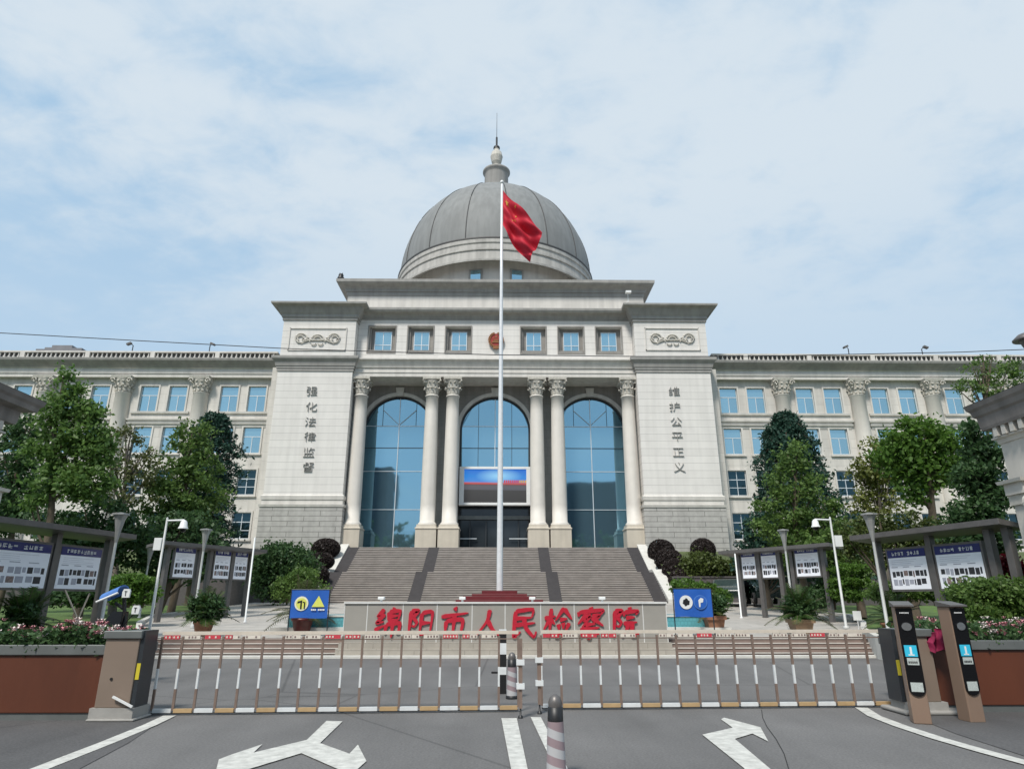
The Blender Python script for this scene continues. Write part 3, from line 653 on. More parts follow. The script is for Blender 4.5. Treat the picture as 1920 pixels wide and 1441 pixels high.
m = MB(); m.lathe(DX, DY, [(11.02, zg - .05), (11.08, zg + .1), (10.8, zg + .2)], 96); m.build('gutter', 'dome_seam', bld)
m = MB(); prof = []
HD = 11.9
for k in range(25):
    t = (math.pi / 2) * k / 24 * .93; prof.append((RD * math.cos(t), zg + .05 + HD * math.sin(t)))
m.lathe(DX, DY, prof, 96, caps=True); dome = m.build('dome', 'dome_metal', bld)
m = MB()
for k in range(16):
    a = 2 * math.pi * (k + .32) / 16
    m.tube([(DX + (r + .02) * math.cos(a), DY + (r + .02) * math.sin(a), z) for r, z in prof], .055, 5)
m.build('dome_seams', 'dome_seam', dome)
zt0 = prof[-1][1] - .6; YL = 66.65
m = MB(); zc1 = Z(318, YL); m.lathe(DX, DY, [(1.5, zt0), (1.42, zc1), (1.45, zc1 + .1), (1.58, zc1 + .3), (1.66, zc1 + .42), (1.66, zc1 + .6), (1.3, zc1 + .85), (.5, zc1 + 1.2)], 32); lan = m.build('lantern', 'stone_cornice', bld)
zf = zc1 + 1.1
m = MB(); m.lathe(DX, DY, [(.4, zf), (.5, zf + .3), (.38, zf + .5), (.6, zf + .9), (.76, zf + 1.7), (.62, zf + 2.3), (.34, zf + 2.6), (.3, zf + 3.0)], 16, smooth=False); m.build('finial', 'carved_stone', lan)
zt2 = zf + 2.9
m = MB(); m.lathe(DX, DY, [(.4, zt2), (.4, zt2 + .25), (.12, zt2 + .35), (.12, zt2 + 1.7), (.035, zt2 + 1.75), (.02, Z(212, 68))], 8); m.build('antenna', 'black', lan)

# wings
YW = 57.0
def wing(sg):
    xe = 52; x0, x1 = bx(sg * 19.9), bx(sg * xe); a, b = sorted((x0, x1))
    rows_ = [(726, 773), (802, 850), (881, 928), (961, 1010)]; zr = [((Z(q, YW, 1370) + Z(q, YW, 478)) / 2, (Z(p, YW, 1370) + Z(p, YW, 478)) / 2) for p, q in rows_]
    z712 = (Z(712, YW, 1370) + Z(712, YW, 478)) / 2; z695 = z712 + .85; z683 = z712 + 1.5; z668 = z712 + 2.42
    holes = []; spots = []
    cols = [26.53 + 6.97 * k for k in range(4)] if sg < 0 else [26.15 + 6.88 * k for k in range(4)]
    base = [19.55 if sg < 0 else 19.3] + cols
    for k, bc in enumerate(base):
        for o_ in (2.15 if k else 2.0, 4.72 if k else 4.5):
            for r_, (za, zb) in enumerate(zr):
                c = bx(sg * (bc + o_)); 
                if abs(c) > 51: continue
                holes.append((c - .8, c + .8, za, zb)); spots.append((c, za, zb, r_))
    m = MB(); holed(m, a, b, 3.5, z712, YW, .4, holes); m.build('wing_wall', 'stone_wall', bld)
    m = MB(); m.box(a, b, YW + .45, 72, 3.5, z683); m.build('wing_core', 'roof_dark', bld)
    for c, za, zb, r_ in spots:
        m = MB(); t = .14
        for q in ((c - .8 - t, c - .8, za - .05, zb + t), (c + .8, c + .8 + t, za - .05, zb + t), (c - .8, c + .8, zb, zb + t)): m.box(q[0], q[1], YW - .08, YW + .02, q[2], q[3])
        if r_ > 0: m.box(c - 1.0, c + 1.0, YW - .16, YW + .02, za - .2, za - .05)
        m.build('window_surround', 'stone', bld)
        place_window(1.6, zb - za, c, YW + .16, za, ('T', 'T', 'grid', 'grid')[r_], 'glass_window' if r_ < 2 else 'glass_dark_reflection')
    # engaged columns, sill bands between them
    zs0 = Z(783, YW, 1370); zb1 = (Z(788, YW, 1370) + Z(786, YW, 478)) / 2; zb0 = zb1 - .75
    lim = [19.9] + cols + [xe]
    for q0, q1 in zip(lim, lim[1:]):
        u0, u1 = sorted((bx(sg * (q0 + (.75 if q0 > 20 else 0))), bx(sg * (q1 - (.75 if q1 < 50 else 0)))))
        m = MB(); m.rl(u0 + .3, u1 - .3, YW - .02, YW + .2, [(zb1 + .45, .02), (zb1 + .5, .14), (zb1 + .68, .16)], back=False); m.build('sill_band', 'stone', bld); m = MB()
        m.rl(u0 + .2, u1 - .2, YW - .02, YW + .2, [(zb0, .03), (zb0 + .2, .06), (zb0 + .25, .16), (zb0 + .4, .2), (zb0 + .4, .1), (zb0 + .55, .12), (zb0 + .6, .24), (zb0 + .74, .26)], back=False)
        m.build('string_course', 'stone', bld)
        m = MB(); m.box(u0 + .15, u1 - .15, YW - .1, YW, 5.3, 5.6); m.build('base_band', 'stone', bld)
    for c in cols:
        m = MB(); cx = bx(sg * c); zk = z712 - 1.45
        m.lathe(cx, YW - .1, [(.78, 3.5)] + [(.74, 5), (.73, 10), (.68, 15), (.64, zk - .1), (.7, zk - .05), (.7, zk)], 24); wc = m.build('wing_column', 'column_stone', bld)
        m = MB(); m.lathe(cx, YW - .1, [(.62, zk - .05), (.66, zk + .6), (.92, zk + 1.2)], 20); m.rl(cx - .85, cx + .85, YW - .95, YW, [(zk + 1.22, 0), (zk + 1.45, .06)])
        for s2 in (-1, 1):
            pts = []
            for q in range(14):
                a_ = q * .55; rr = .26 * (1 - q / 16); pts.append((cx + s2 * (.72 + rr * math.cos(a_)), YW - .9, zk + 1.0 + rr * math.sin(a_)))
            m.tube(pts, .06, 6)
        for rw in (0, 1):
            for k in range(7):
                an = math.pi + math.pi * (k + .5 * rw) / 6; d = Vector((math.cos(an), math.sin(an), 0)); p0 = Vector((cx, YW - .1, zk + .1 + .5 * rw)) + d * (.66 + .06 * rw)
                m.cbox(p0 + Vector((0, 0, .2)), (.2, .16, .4), 0, Matrix.Rotation(an + math.pi / 2, 3, 'Z')); m.cbox(p0 + d * .1 + Vector((0, 0, .38)), (.2, .2, .1), 0, Matrix.Rotation(an + math.pi / 2, 3, 'Z'))
        m.build('capital', 'carved_stone', wc)
    m = MB(); m.rl(a, b, YW - .5, 72, [(z712 - .02, 0), (z712 + .3, 0), (z712 + .3, .07), (z712 + .6, .08), (z712 + .62, .02), (z695 - .1, .02), (z695, .15)]); m.build('entablature', 'stone', bld)
    m = MB(); m.rl(a, b, YW - .5, 72, [(z695, .16), (z695 + .15, .3), (z683 - .15, .75), (z683, .8), (z683 + .08, .8), (z683 + .1, .4)]); m.build('cornice', 'stone_cornice', bld)
    m = MB(); yb = YW - .7
    m.box(a, b, yb, yb + .3, z668 - .14, z668); m.box(a, b, yb, yb + .3, z683 + .1, z683 + .2)
    for q in np.arange(a + .2, b, .42):
        q = float(q)
        if int((q - a) / .42) % 14 == 7: m.box(q - .2, q + .2, yb - .02, yb + .32, z683 + .2, z668 - .14)
        else: m.lathe(q, yb + .15, [(.06, z683 + .2), (.13, z683 + .36), (.05, z683 + .56), (.10, z668 - .14)], 6)
    m.build('balustrade', 'stone', bld); m = MB(); m.box(a, b, yb + .34, 70, z683 + .1, z668 - .03); m.build('roof_backing', 'roof_dark', bld)  # dark backing box added behind the balusters so the gaps read dark
    return z668
glass('glass_dark_reflection', (.045, .09, .11), tintvar=.5)  # dark reflection of trees put into the glass colour of the lower rows
zr_ = wing(-1); wing(1)

# small things on the building
em = thing('wall_emblem', 'red and gold round emblem mounted in the middle of the attic wall', 'emblem', P(930, 638, YA - .12))
c = em.location
m = MB(); m.disc(c, .62, .12, 28, 0, .98); m.build('emblem_disc', 'emblem_red', em)
m = MB()
for k in range(26):
    a = math.pi * 2 * k / 26
    if abs(math.sin(a) - 1) < .03: continue
    m.cbox((c[0] + .6 * math.cos(a), c[1] - .12, c[2] + .66 * math.sin(a)), (.16, .14, .2), 0, Matrix.Rotation(-a + .5, 3, 'Y'))
m.cbox((c[0], c[1] - .15, c[2] - .22), (.7, .08, .12)); m.cbox((c[0], c[1] - .15, c[2] - .08), (.42, .08, .1)); m.cbox((c[0], c[1] - .15, c[2]), (.5, .1, .04)); m.cbox((c[0], c[1] - .1, c[2] - .74), (.5, .2, .2))
def star(mb, cx, y, cz, r, t=.03, rot=90, mi=0):
    mb.prism([(cx + (r if k % 2 == 0 else r * .4) * math.cos(R(rot + 36 * k)), cz + (r if k % 2 == 0 else r * .4) * math.sin(R(rot + 36 * k))) for k in range(10)], y - t, y, mi)
star(m, c[0], c[1] - .12, c[2] + .3, .16)
for k in (-2, -1, 1, 2): star(m, c[0] + .17 * k, c[1] - .12, c[2] + .18 - abs(k) * .03 + .02, .055)
m.build('wreath', 'emblem_gold', em)
# LED screen
sx0, sx1 = X(861, 910, YR - .3), X(996, 910, YR - .3); sz0, sz1 = Z(947, YR - .3), Z(875, YR - .3)
ls = thing('led_screen', 'large framed display screen over the entrance showing a blue and red picture', 'screen', ((sx0 + sx1) / 2, YR - .3, sz0))
m = MB(); fw = .42; y0, y1 = YR - .45, YR + .3
for a, b, c_, d in ((sx0, sx1, sz1 - .22, sz1), (sx0, sx1, sz0, sz0 + .22), (sx0, sx0 + fw, sz0 + .22, sz1 - .22), (sx1 - fw, sx1, sz0 + .22, sz1 - .22)): m.box(a, b, y0, y1, c_, d)
m.build('screen_frame', 'white_paint', ls, bevel=.02)
m = MB(); m.box(sx0 + fw, sx1 - fw, y0 + .1, y1, sz0 + .22, sz1 - .22); m.build('display', 'screen_picture', ls)
m = MB()
for k in range(12):
    xk = sx0 + fw + 3.45 + k * .165; m.box(xk, xk + .12, y0 + .07, y0 + .1, sz0 + 1.93, sz0 + 2.16, 0 if k < 8 else 1)
m.build('caption_strip', ['sticker_red', 'flag_yellow'], ls)

def floodlight(px, py, Y, z, label, k):
    t = thing('roof_floodlight', label, 'floodlight', (X(px, py, Y), Y, z), 'floodlights on the wing roofs')
    m = LMB(); m.tube([(0, 0, 0), (0, 0, .62)], .04, 6); m.tube([(0, 0, .6), (.18 * k, -.1, .75)], .03, 6); m.build('post', 'black', t)
    m = LMB(); m.cbox((.3 * k, -.15, .72), (.42, .3, .16), 0, Matrix.Rotation(.4 * k, 3, 'Y')); m.build('lamp_head', 'board_metal', t)
floodlight(247, 662, 56.5, zr_, 'small floodlight on the left wing roof, nearer the left gatehouse', -1)
floodlight(392, 660, 56.5, zr_, 'small floodlight on the left wing roof, nearer the dome', 1)
floodlight(1592, 664, 56.5, zr_, 'small floodlight standing on the right wing balustrade', -1)
floodlight(1730, 664, 56.5, zr_, 'small floodlight on the right wing roof beside the tall treetop', 1)
cc = thing('security_camera', 'small white security camera on a bracket at the upper right cornice corner', 'camera', P(1178, 566, 55.4))
m = LMB(); m.tube([(0, 0, 0), (0, 0, .8), (0, -.15, .85)], .04, 6); m.tube([(0, 0, .1), (-.25, 0, -.15)], .03, 6); m.build('bracket', 'white_paint', cc)
m = LMB(); m.cbox((0, -.25, .88), (.5, .35, .2)); m.lathe(-.25, 0, [(.05, -.45), (.14, -.35), (.14, -.15)], 10); m.build('camera_housing', 'white_paint', cc)
ow = thing('owl_figure', 'dark owl-shaped bird scarer on the upper left cornice corner', 'bird scarer', (X(639, 522, 56.2), 56.2, zut + .03))
m = LMB(); m.lathe(0, 0, [(.2, 0), (.32, .15), (.33, .35), (.22, .5), (.25, .6), (.2, .74), (.05, .8)], 12)
m.cbox((-.12, 0, .8), (.08, .08, .14)); m.cbox((.12, 0, .8), (.08, .08, .14)); m.build('owl_body', 'black', ow)

# ---------------------------------------------------------------- sign wall
YSG = 19.95; ax, bxs = X(643, 1180, YSG), X(1252, 1180, YSG); zp = .37; ztop = Z(1129, YSG)
sg_ = thing('sign_wall', 'long grey stone sign wall with red characters in front of the staircase', 'sign', ((ax + bxs) / 2, YSG, 0))
m = MB(); m.box(ax, bxs, YSG, YSG + .6, 0, ztop - .03); m.build('wall_panel', 'sign_panel', sg_)
m = MB(); m.box(ax - .02, bxs + .02, YSG - .04, YSG + .64, ztop - .03, ztop + .02)
for px in (688, 755, 819, 885, 947, 1014, 1077, 1142, 1206): x_ = X(px, 1160, YSG); m.box(x_ - .012, x_ + .012, YSG - .006, YSG + .01, zp, ztop - .03)
for x_ in (ax, bxs - .02): m.box(x_, x_ + .02, YSG - .008, YSG + .01, zp, ztop - .03)
m.build('joint_trim', 'sign_joint', sg_)
m = MB(); m.box(ax - .1, bxs + .1, YSG - .32, YSG + .02, 0.0, .22, 0); m.box(ax - .05, bxs + .05, YSG - .2, YSG + .01, .22, zp, 0); m.build('plinth', 'sign_base', sg_)
FU = [[(1.6, 9.2), (1.6, .4)], [(1.6, 9.1), (3.9, 9.0), (2.7, 6.9), (4.0, 5.2), (3.3, 3.9), (2.3, 4.3)]]
STROKES = {
 '绵': [[(3, 9.6), (1.2, 7.4), (2.9, 7.2)], [(3.4, 8), (1, 5.2), (3.4, 5.5)], [(.6, 2.9), (3.7, 4.2)], [(6.6, 9.9), (6, 8.8)], [(4.9, 8.6), (4.9, 5.6)], [(4.9, 8.6), (8.6, 8.7), (8.4, 5.7)], [(5, 7.2), (8.3, 7.2)], [(5, 5.8), (8.4, 5.8)], [(4.4, 4.6), (4.4, 1.4)], [(4.4, 4.6), (9, 4.7), (9, 1.6), (8.1, 2)], [(6.7, 5.6), (6.7, 0)]],
 '阳': FU + [[(5.4, 8.2), (5.4, 1.0)], [(5.4, 8.2), (9, 8.3), (9, 1.0)], [(5.5, 4.9), (8.9, 4.9)], [(5.5, 1.5), (8.9, 1.5)]],
 '市': [[(4.8, 10.2), (5.4, 8.9)], [(.4, 7.3), (9.7, 8.0)], [(2.3, 5.8), (2.3, 1.4)], [(2.3, 5.8), (7.9, 5.9), (7.8, 1.7), (6.8, 2.2)], [(5, 8), (5, -.2)]],
 '人': [[(5.2, 9.3), (4.6, 5.6), (.8, .4)], [(4.8, 5.9), (6.8, 2.8), (9.8, .3)]],
 '民': [[(1.8, 9), (7.8, 9.3), (7.7, 6.6)], [(1.9, 6.6), (7.7, 6.6)], [(1.8, 9), (1.9, .6), (4.2, 2.2)], [(2, 4.4), (9, 4.8)], [(4.9, 6.6), (6, 3.2), (9.0, .1), (9.6, 2)]],
 '检': [[(.2, 6.8), (4, 7.3)], [(2.3, 9.9), (2.3, 0)], [(2.2, 6.8), (.2, 3.0)], [(2.4, 6.4), (3.9, 4.6)], [(6.8, 9.9), (4.0, 5.7)], [(6.9, 9.6), (9.9, 5.8)], [(5.6, 6), (8.2, 6.2)], [(5.2, 4.6), (5.6, 2.6)], [(6.9, 5), (7.0, 2.9)], [(8.9, 4.8), (7.8, 1.8)], [(4.2, .7), (9.9, 1.1)]],
 '察': [[(5, 10.2), (5.3, 9.2)], [(1, 8.8), (.8, 7.3)], [(1, 8.7), (9.3, 9), (8.6, 7.5)], [(3.6, 8), (.8, 4.8)], [(3.5, 7.2), (5, 7.2), (2.2, 3.5)], [(2.8, 6.2), (3.6, 5.6)], [(5.6, 7.2), (8.3, 7.3), (6.2, 5)], [(5.5, 6.7), (9.8, 3.7)], [(3.4, 4.5), (6.9, 4.6)], [(1.7, 3.0), (8.5, 3.3)], [(5.1, 3.2), (5.1, 0), (4.1, .5)], [(3.2, 2.3), (1.8, .6)], [(6.9, 2.4), (8.5, .7)]],
 '院': FU + [[(6.7, 10.1), (6.9, 9.1)], [(4.9, 8.7), (4.8, 7.1)], [(4.9, 8.5), (9.6, 8.7), (9, 7.4)], [(5.6, 6.6), (8.7, 6.7)], [(4.8, 4.8), (9.6, 5)], [(6.4, 4.7), (6, 2.4), (4.4, .4)], [(7.9, 4.8), (7.9, .9), (9.9, .8), (9.8, 2.2)]]}
def brushed(ch, c, unit, lean, wd, parent):
    """a character cut as raised brush strokes that press in thick, thin out along the stroke and end in a point"""
    m = MB(); rd = random.Random(ord(ch)); tr = lambda x, y: (c[0] + ((x - 5) + (y - 5) * lean) * unit, c[2] + ((y - 5) + (x - 5) * .06) * unit)
    for si, st in enumerate(STROKES[ch]):
        P_ = [Vector(q) for q in st]; pts = []
        for k in range(len(P_) - 1):
            p0, p1, p2, p3 = P_[max(k - 1, 0)], P_[k], P_[k + 1], P_[min(k + 2, len(P_) - 1)]
            for q in range(7):
                t = q / 7; cr = .5 * ((2 * p1) + (p2 - p0) * t + (2 * p0 - 5 * p1 + 4 * p2 - p3) * t * t + (3 * p1 - p0 - 3 * p2 + p3) * t ** 3); pts.append((p1.lerp(p2, t)).lerp(cr, .5))
        pts.append(P_[-1]); n = len(pts); L, Rr = [], []
        for k, p in enumerate(pts):
            d = (pts[min(k + 1, n - 1)] - pts[max(k - 1, 0)]); d = d.normalized() if d.length > 1e-6 else Vector((1, 0)); nn = Vector((-d.y, d.x)); f = k / (n - 1)
            ww = wd * (.62 + .38 * math.cos(f * math.pi)) + wd * .28 + .07 * math.sin(k * 2.1 + si)
            if k == 0: ww *= .55
            if k == n - 1: ww *= .35
            L.append(p + nn * ww / 2); Rr.append(p - nn * ww / 2)
        y0 = c[1] - .035 - .0012 * si; vs = []
        for a, b in zip(L, Rr): (ax_, az_), (bx_, bz_) = tr(*a), tr(*b); vs += [(ax_, y0, az_), (bx_, y0, bz_), (ax_, c[1] + .03, az_), (bx_, c[1] + .03, bz_)]
        fs = [(0, 1, 3, 2), (4 * n - 4, 4 * n - 2, 4 * n - 1, 4 * n - 3)]
        for k in range(n - 1):
            i = 4 * k; fs += [(i, i + 4, i + 5, i + 1), (i, i + 2, i + 6, i + 4), (i + 1, i + 5, i + 7, i + 3)]
        m.add(vs, fs)
    return m.build('sign_character', 'sign_red', parent)
for ch, px in zip('绵阳市人民检察院', (728, 787, 851, 915, 982, 1046, 1106, 1170)):
    brushed(ch, P(px, 1167, YSG - .01), .082, .10, 1.22, sg_)
for px, lb in ((715, 'left end'), (867, 'left of the flagpole'), (998, 'right of the flagpole'), (1129, 'right end')):
    t = thing('spotlight', 'small white spotlight on the sign wall top, %s' % lb, 'spotlight', (X(px, 1127, YSG + .3), YSG + .3, ztop + .02), 'spotlights on the sign wall')
    m = LMB(); m.box(-.09, .09, -.1, .1, .06, .14); m.build('lamp_head', 'white_paint', t, bevel=.015); m = LMB(); m.box(-.03, .03, -.03, .03, 0, .06); m.build('foot', 'pole_metal', t)

# basin and flagpole
bs = thing('fountain_basin', 'low turquoise tiled fountain basin with white coping behind the sign wall', 'fountain', (0, 25, .5))
m = MB(); x0, x1, y0, y1 = X(540, 1160, 23.2), X(1338, 1160, 23.2), 23.2, 27.5; zb0, zb1 = .45, .98
for a, b, c_, d in ((x0, x1, y0, y0 + .35), (x0, x1, y1 - .35, y1), (x0, x0 + .35, y0 + .35, y1 - .35), (x1 - .35, x1, y0 + .35, y1 - .35)): m.box(a, b, c_, d, zb0, zb1)
m.build('basin_wall', 'basin_teal', bs)
m = MB(); m.box(x0 - .4, x1 + .4, y0 - .5, y0 - .02, .42, .66); m.box(x0 - .04, x1 + .04, y0 - .03, y0 + .38, zb1, zb1 + .05); m.build('coping', 'curb', bs)
m = MB(); m.box(x0 + .35, x1 - .35, y0 + .35, y1 - .35, zb1 - .25, zb1 - .15); m.build('water_surface', 'basin_teal', bs)
FY = 24.6; fx = X(938, 900, FY)
fp = thing('flagpole', 'tall white flagpole on a stepped dark red base', 'flagpole', (fx, FY, .5))
m = MB()
for k, (hw, z0_, z1_) in enumerate(((1.5, .45, 1.52), (1.25, 1.52, 1.64), (.95, 1.64, Z(1113, FY)), (.62, Z(1113, FY), Z(1107, FY)))): m.box(fx - hw, fx + hw, FY - min(hw, .95) + .0, FY + min(hw, .95), z0_, z1_)
m.build('podium', 'podium_red', fp, bevel=.01)
ztp = Z(345, FY)
m = MB(); m.lathe(fx, FY, [(.115, Z(1107, FY)), (.1, 6), (.065, 14), (.05, ztp), (.03, ztp + .01)], 16); m.build('pole', 'pole_metal', fp)
m = MB(); m.lathe(fx, FY, [(.02, ztp), (.08, ztp + .05), (.09, ztp + .1), (.05, ztp + .17), (.01, ztp + .2)], 10); m.build('ball_finial', 'white_paint', fp)
# flag: a drooping sheet hung between measured corners, folds in depth
fl = thing('national_flag', 'red flag with yellow stars hanging from the flagpole top', 'flag', (fx, FY, Z(400, FY)))
A0 = Vector(P(940, 352, FY)); B0 = Vector(P(940, 418, FY)); A1 = Vector(P(1020, 432, FY - .3)); B1 = Vector(P(992, 491, FY + .25))
m = MB(); nu, nv = 36, 22; vs = []
def flagpt(u, v):
    top = A0.lerp(A1, u) + Vector((0, 0, -.28 * math.sin(math.pi * u) * (1 - u) )); bot = B0.lerp(B1, u) + Vector((-.0, 0, -.18 * math.sin(math.pi * u)))
    p = top.lerp(bot, v); amp = min(1, u * 3)
    p += Vector((.05 * math.sin(v * 9 + u * 5) * amp, .17 * math.sin(v * 11 - u * 5 + .6) * amp + .08 * math.sin(v * 23 + u * 9) * amp, .03 * math.sin(v * 8) * amp)); return p
for i in range(nu + 1):
    for j in range(nv + 1): vs.append(flagpt(i / nu, j / nv))
m.add(vs, [(i * (nv + 1) + j, (i + 1) * (nv + 1) + j, (i + 1) * (nv + 1) + j + 1, i * (nv + 1) + j + 1) for i in range(nu) for j in range(nv)], 0, True)
fo = m.build('cloth', 'flag_red', fl)
m = MB()
def fstar(u0, v0, r, rot):
    pts = []
    for k in range(10):
        rr = r if k % 2 == 0 else r * .4; a = R(rot + 36 * k); pts.append(flagpt(u0 + rr * math.cos(a), v0 + rr * 1.5 * math.sin(a)) + Vector((0, -.03, 0)))
    pts.append(flagpt(u0, v0) + Vector((0, -.035, 0))); m.add(pts, [(k, (k + 1) % 10, 10) for k in range(10)])
fstar(.14, .22, .055, 90)
for u, v, r_ in ((.33, .10, 20), (.40, .22, 50), (.40, .38, 0), (.33, .50, 30)): fstar(u, v, .024, r_)
m.build('stars', 'flag_yellow', fl)

# ---------------------------------------------------------------- entrance barriers
def barrier(p0, p1, n, label, yb):
    """arm with hanging bars from p0 to p1 (x at ground), both at depth yb"""
    t = thing('barrier_gate', label, 'barrier', (p0[0], p0[1], 0), 'barrier arms across the entrance')
    d = Vector((p1[0] - p0[0], p1[1] - p0[1], 0)); L_ = d.length; d.normalize(); ang = math.atan2(d.y, d.x); rot = Matrix.Rotation(ang, 3, 'Z'); o = Vector((p0[0], p0[1], 0)); zt = 1.055
    def at(s, y, z): return o + d * s + Vector((-d.y, d.x, 0)) * y + Vector((0, 0, z))
    m = MB(); m.cbox(at(L_ / 2, 0, zt), (L_, .05, .045), 0, rot); m.build('top_rail', 'gate_cream', t)
    sp = L_ / n
    m = MB()
    for k in range(n):
        if k % 6 == 5: continue
        s0 = k * sp + .03; seg = [(0, .45, random.choice((0, 1))), (.5, .97, random.choice((0, 1, 1)))]
        if k % 3 == 1: seg = [(0, .97, 1)]
        elif k % 3 == 2: seg = [(0, .97, 0)]
        for a, b, mi in seg:
            m.cbox(at(s0 + (a + b) / 2 * (sp - .06), -.012, zt - .052), ((b - a) * (sp - .06), .02, .052), mi, rot)
            nb = int((b - a) * 6)
            for q in range(nb):
                if random.random() < .7: m.cbox(at(s0 + (a + (q + .5) / nb * (b - a)) * (sp - .06), -.0235, zt - .052), (.022, .004, .026), 1 if mi == 0 else 2, rot)
    m.build('warning_stickers', ['sticker_red', 'sticker_white', 'photo_mid'], t)
    m = MB(); m.cbox(at(L_ / 2, .0, zt - .088), (L_, .03, .014), 0, rot); m.build('lower_rail', 'gate_brown', t)
    for k in range(n + 1):
        m = MB(); s = k * sp
        m.cbox(at(s, 0, .80), (.030, .03, .42), 0, rot); m.cbox(at(s, 0, .46), (.027, .034, .26), 1, rot); m.cbox(at(s, 0, .195), (.032, .03, .27), 0, rot)
        m.build('upright_bar', ['gate_brown', 'gate_white'], t)
    m = MB()
    for k in range(n): m.cbox(at(k * sp + sp / 2, 0, .055), (sp - .032, .045, .05), k % 2, rot)
    m.cbox(at(L_ / 2, 0, .024), (L_, .05, .012), 2, rot)
    m.build('bottom_rail', ['gate_white', 'gate_orange', 'black'], t)
    return t
gl0 = (X(283, 1338, 10.05), 10.05); gl1 = (X(972, 1332, 10.3), 10.3)
gr0 = (X(1016, 1327, 10.45), 10.45); gr1 = (X(1676, 1322, 10.65), 10.65)
barrier(gl0, gl1, 18, 'left barrier arm with hanging bars across the entry lane', 10)
barrier(gr0, gr1, 18, 'right barrier arm with hanging bars across the exit lane', 10)
for px, y_, lb in ((976, 9.75, 'left'), (1012, 10.1, 'right')):
    t = thing('support_leg', '%s slim support leg with white collars where the two barrier arms meet' % lb, 'support leg', (X(px, 1340, y_), y_, 0), 'support legs of the barrier arms')
    m = LMB(); m.box(-.028, .028, -.02, .02, .45, 1.0); m.box(-.024, .024, -.018, .018, .12, .45); m.build('leg_tube', 'gate_brown', t)
    m = LMB(); m.box(-.055, .055, -.045, .045, .66, .73); m.build('collar', 'gate_white', t); m = LMB(); m.box(-.055, .055, -.045, .045, .36, .43); m.build('collar', 'gate_white', t)
    m = LMB(); m.lathe(0, 0, [(.035, 0), (.03, .03), (.012, .04), (.012, .14)], 8); m.build('foot', 'black', t)
def cabinet(loc, rz, label, flip):
    t = thing('barrier_cabinet', label, 'cabinet', loc, 'barrier motor cabinets'); t.rotation_euler = (0, 0, rz)
    m = LMB(); m.box(-.215, .24, -.19, .19, .08, .93); m.build('housing', 'cabinet', t, bevel=.012)
    m = LMB(); m.box(-.24, .27, -.22, .22, .93, 1.03); m.build('cap', 'planter_trim', t, bevel=.01)
    m = LMB(); s = 1 if not flip else -1; m.box(*sorted((s * .245, s * .30)), -.17, .17, .08, 1.03); m.build('side_panel', 'dark_frame', t)
    m = LMB(); m.box(*sorted((s * .25, s * .298)), -.178, -.168, .42, .62); m.build('warning_plate', 'yellow', t)
    m = LMB(); m.lathe(0, 0, [(.018, 0), (.018, .012)], 10); m.v = [(x - .05, -.19 - z, .43 + y) for x, y, z in m.v]; m.build('keyhole', 'black', t)
    m = LMB(); m.box(-.26, .31, -.21, .21, -.06, .08); m.build('footing', 'granite_light', t)
    return t
cl = cabinet((X(218, 1345, 9.75), 9.75, .08), 0, 'brown barrier cabinet standing beside the left planter', False)
m = LMB(); m.cbox((.17, -.235, .16), (.30, .025, .025), 0, Matrix.Rotation(.42, 3, 'Y')); m.build('release_handle', 'white_paint', cl)
cabinet((X(1722, 1330, 10.15), 10.15, .08), 0, 'brown barrier cabinet half hidden behind the nearer recognition pillar', True)
# bollards
def bollard(x, y, label):
    t = thing('bollard', label, 'bollard', (x, y, 0), 'striped bollards on the centre line')
    m = LMB(); r0, r1 = .09, .068
    def rr(z): return r0 + (r1 - r0) * z / .56
    hs = [0, .05]; m.lathe(0, 0, [(r0 + .01, 0), (r0 + .01, .04), (rr(.05), .05)], 20, 0)
    n = 20; z0 = .05
    for k in range(6):
        zc, zd = .05 + k * .07, .05 + (k + 1) * .07
        ra = []; rb = []
        for i in range(n):
            a = 2 * math.pi * i / n; sl = .025 * math.cos(a) * (1 if 0 < k else 0); sl2 = .025 * math.cos(a) * (1 if k < 5 else 0)
            ra.append((rr(zc) * math.cos(a), rr(zc) * math.sin(a), zc - sl)); rb.append((rr(zd) * math.cos(a), rr(zd) * math.sin(a), zd - sl2))
        m.loft([ra, rb], 1 if k % 2 == 0 else 2, False, True)
    m.lathe(0, 0, [(rr(.47), .47), (rr(.58), .585), (.05, .59)], 20, 0); m.build('post', ['black', 'stripe_grey', 'stripe_pink'], t)
    m = LMB(); m.lathe(0, 0, [(.06, .585), (.064, .62), (.05, .665), (.02, .69), (.002, .695)], 16); m.build('knob', 'board_metal', t)
    return t
mat('stripe_pink', (.27, .205, .22), .5, var=.15)
mat('stripe_grey', (.42, .42, .43), .5, var=.12)
bollard(.47, 6.55, 'striped bollard with a domed knob in front of the barrier gap')
bollard(X(960, 1310, 11.6), 11.6, 'striped bollard seen through the bars behind the left barrier arm')
t = thing('marker_post', 'black and grey banded marker post behind the end of the left barrier arm', 'marker post', (X(942, 1315, 12.2), 12.2, 0))
m = LMB(); zz0 = 0
for k, (z1_, mi) in enumerate(((.12, 0), (.30, 1), (.42, 0), (.62, 1), (.80, 0), (1.0, 1), (1.02, 0))): m.box(-.065, .065, -.05, .05, zz0, z1_, 1 - mi if k == 0 else mi); zz0 = z1_
m.build('post', ['gate_white', 'black'], t)
m = LMB(); m.cbox((-.12, -.02, .33), (.14, .03, .03)); m.build('bracket', 'black', t)

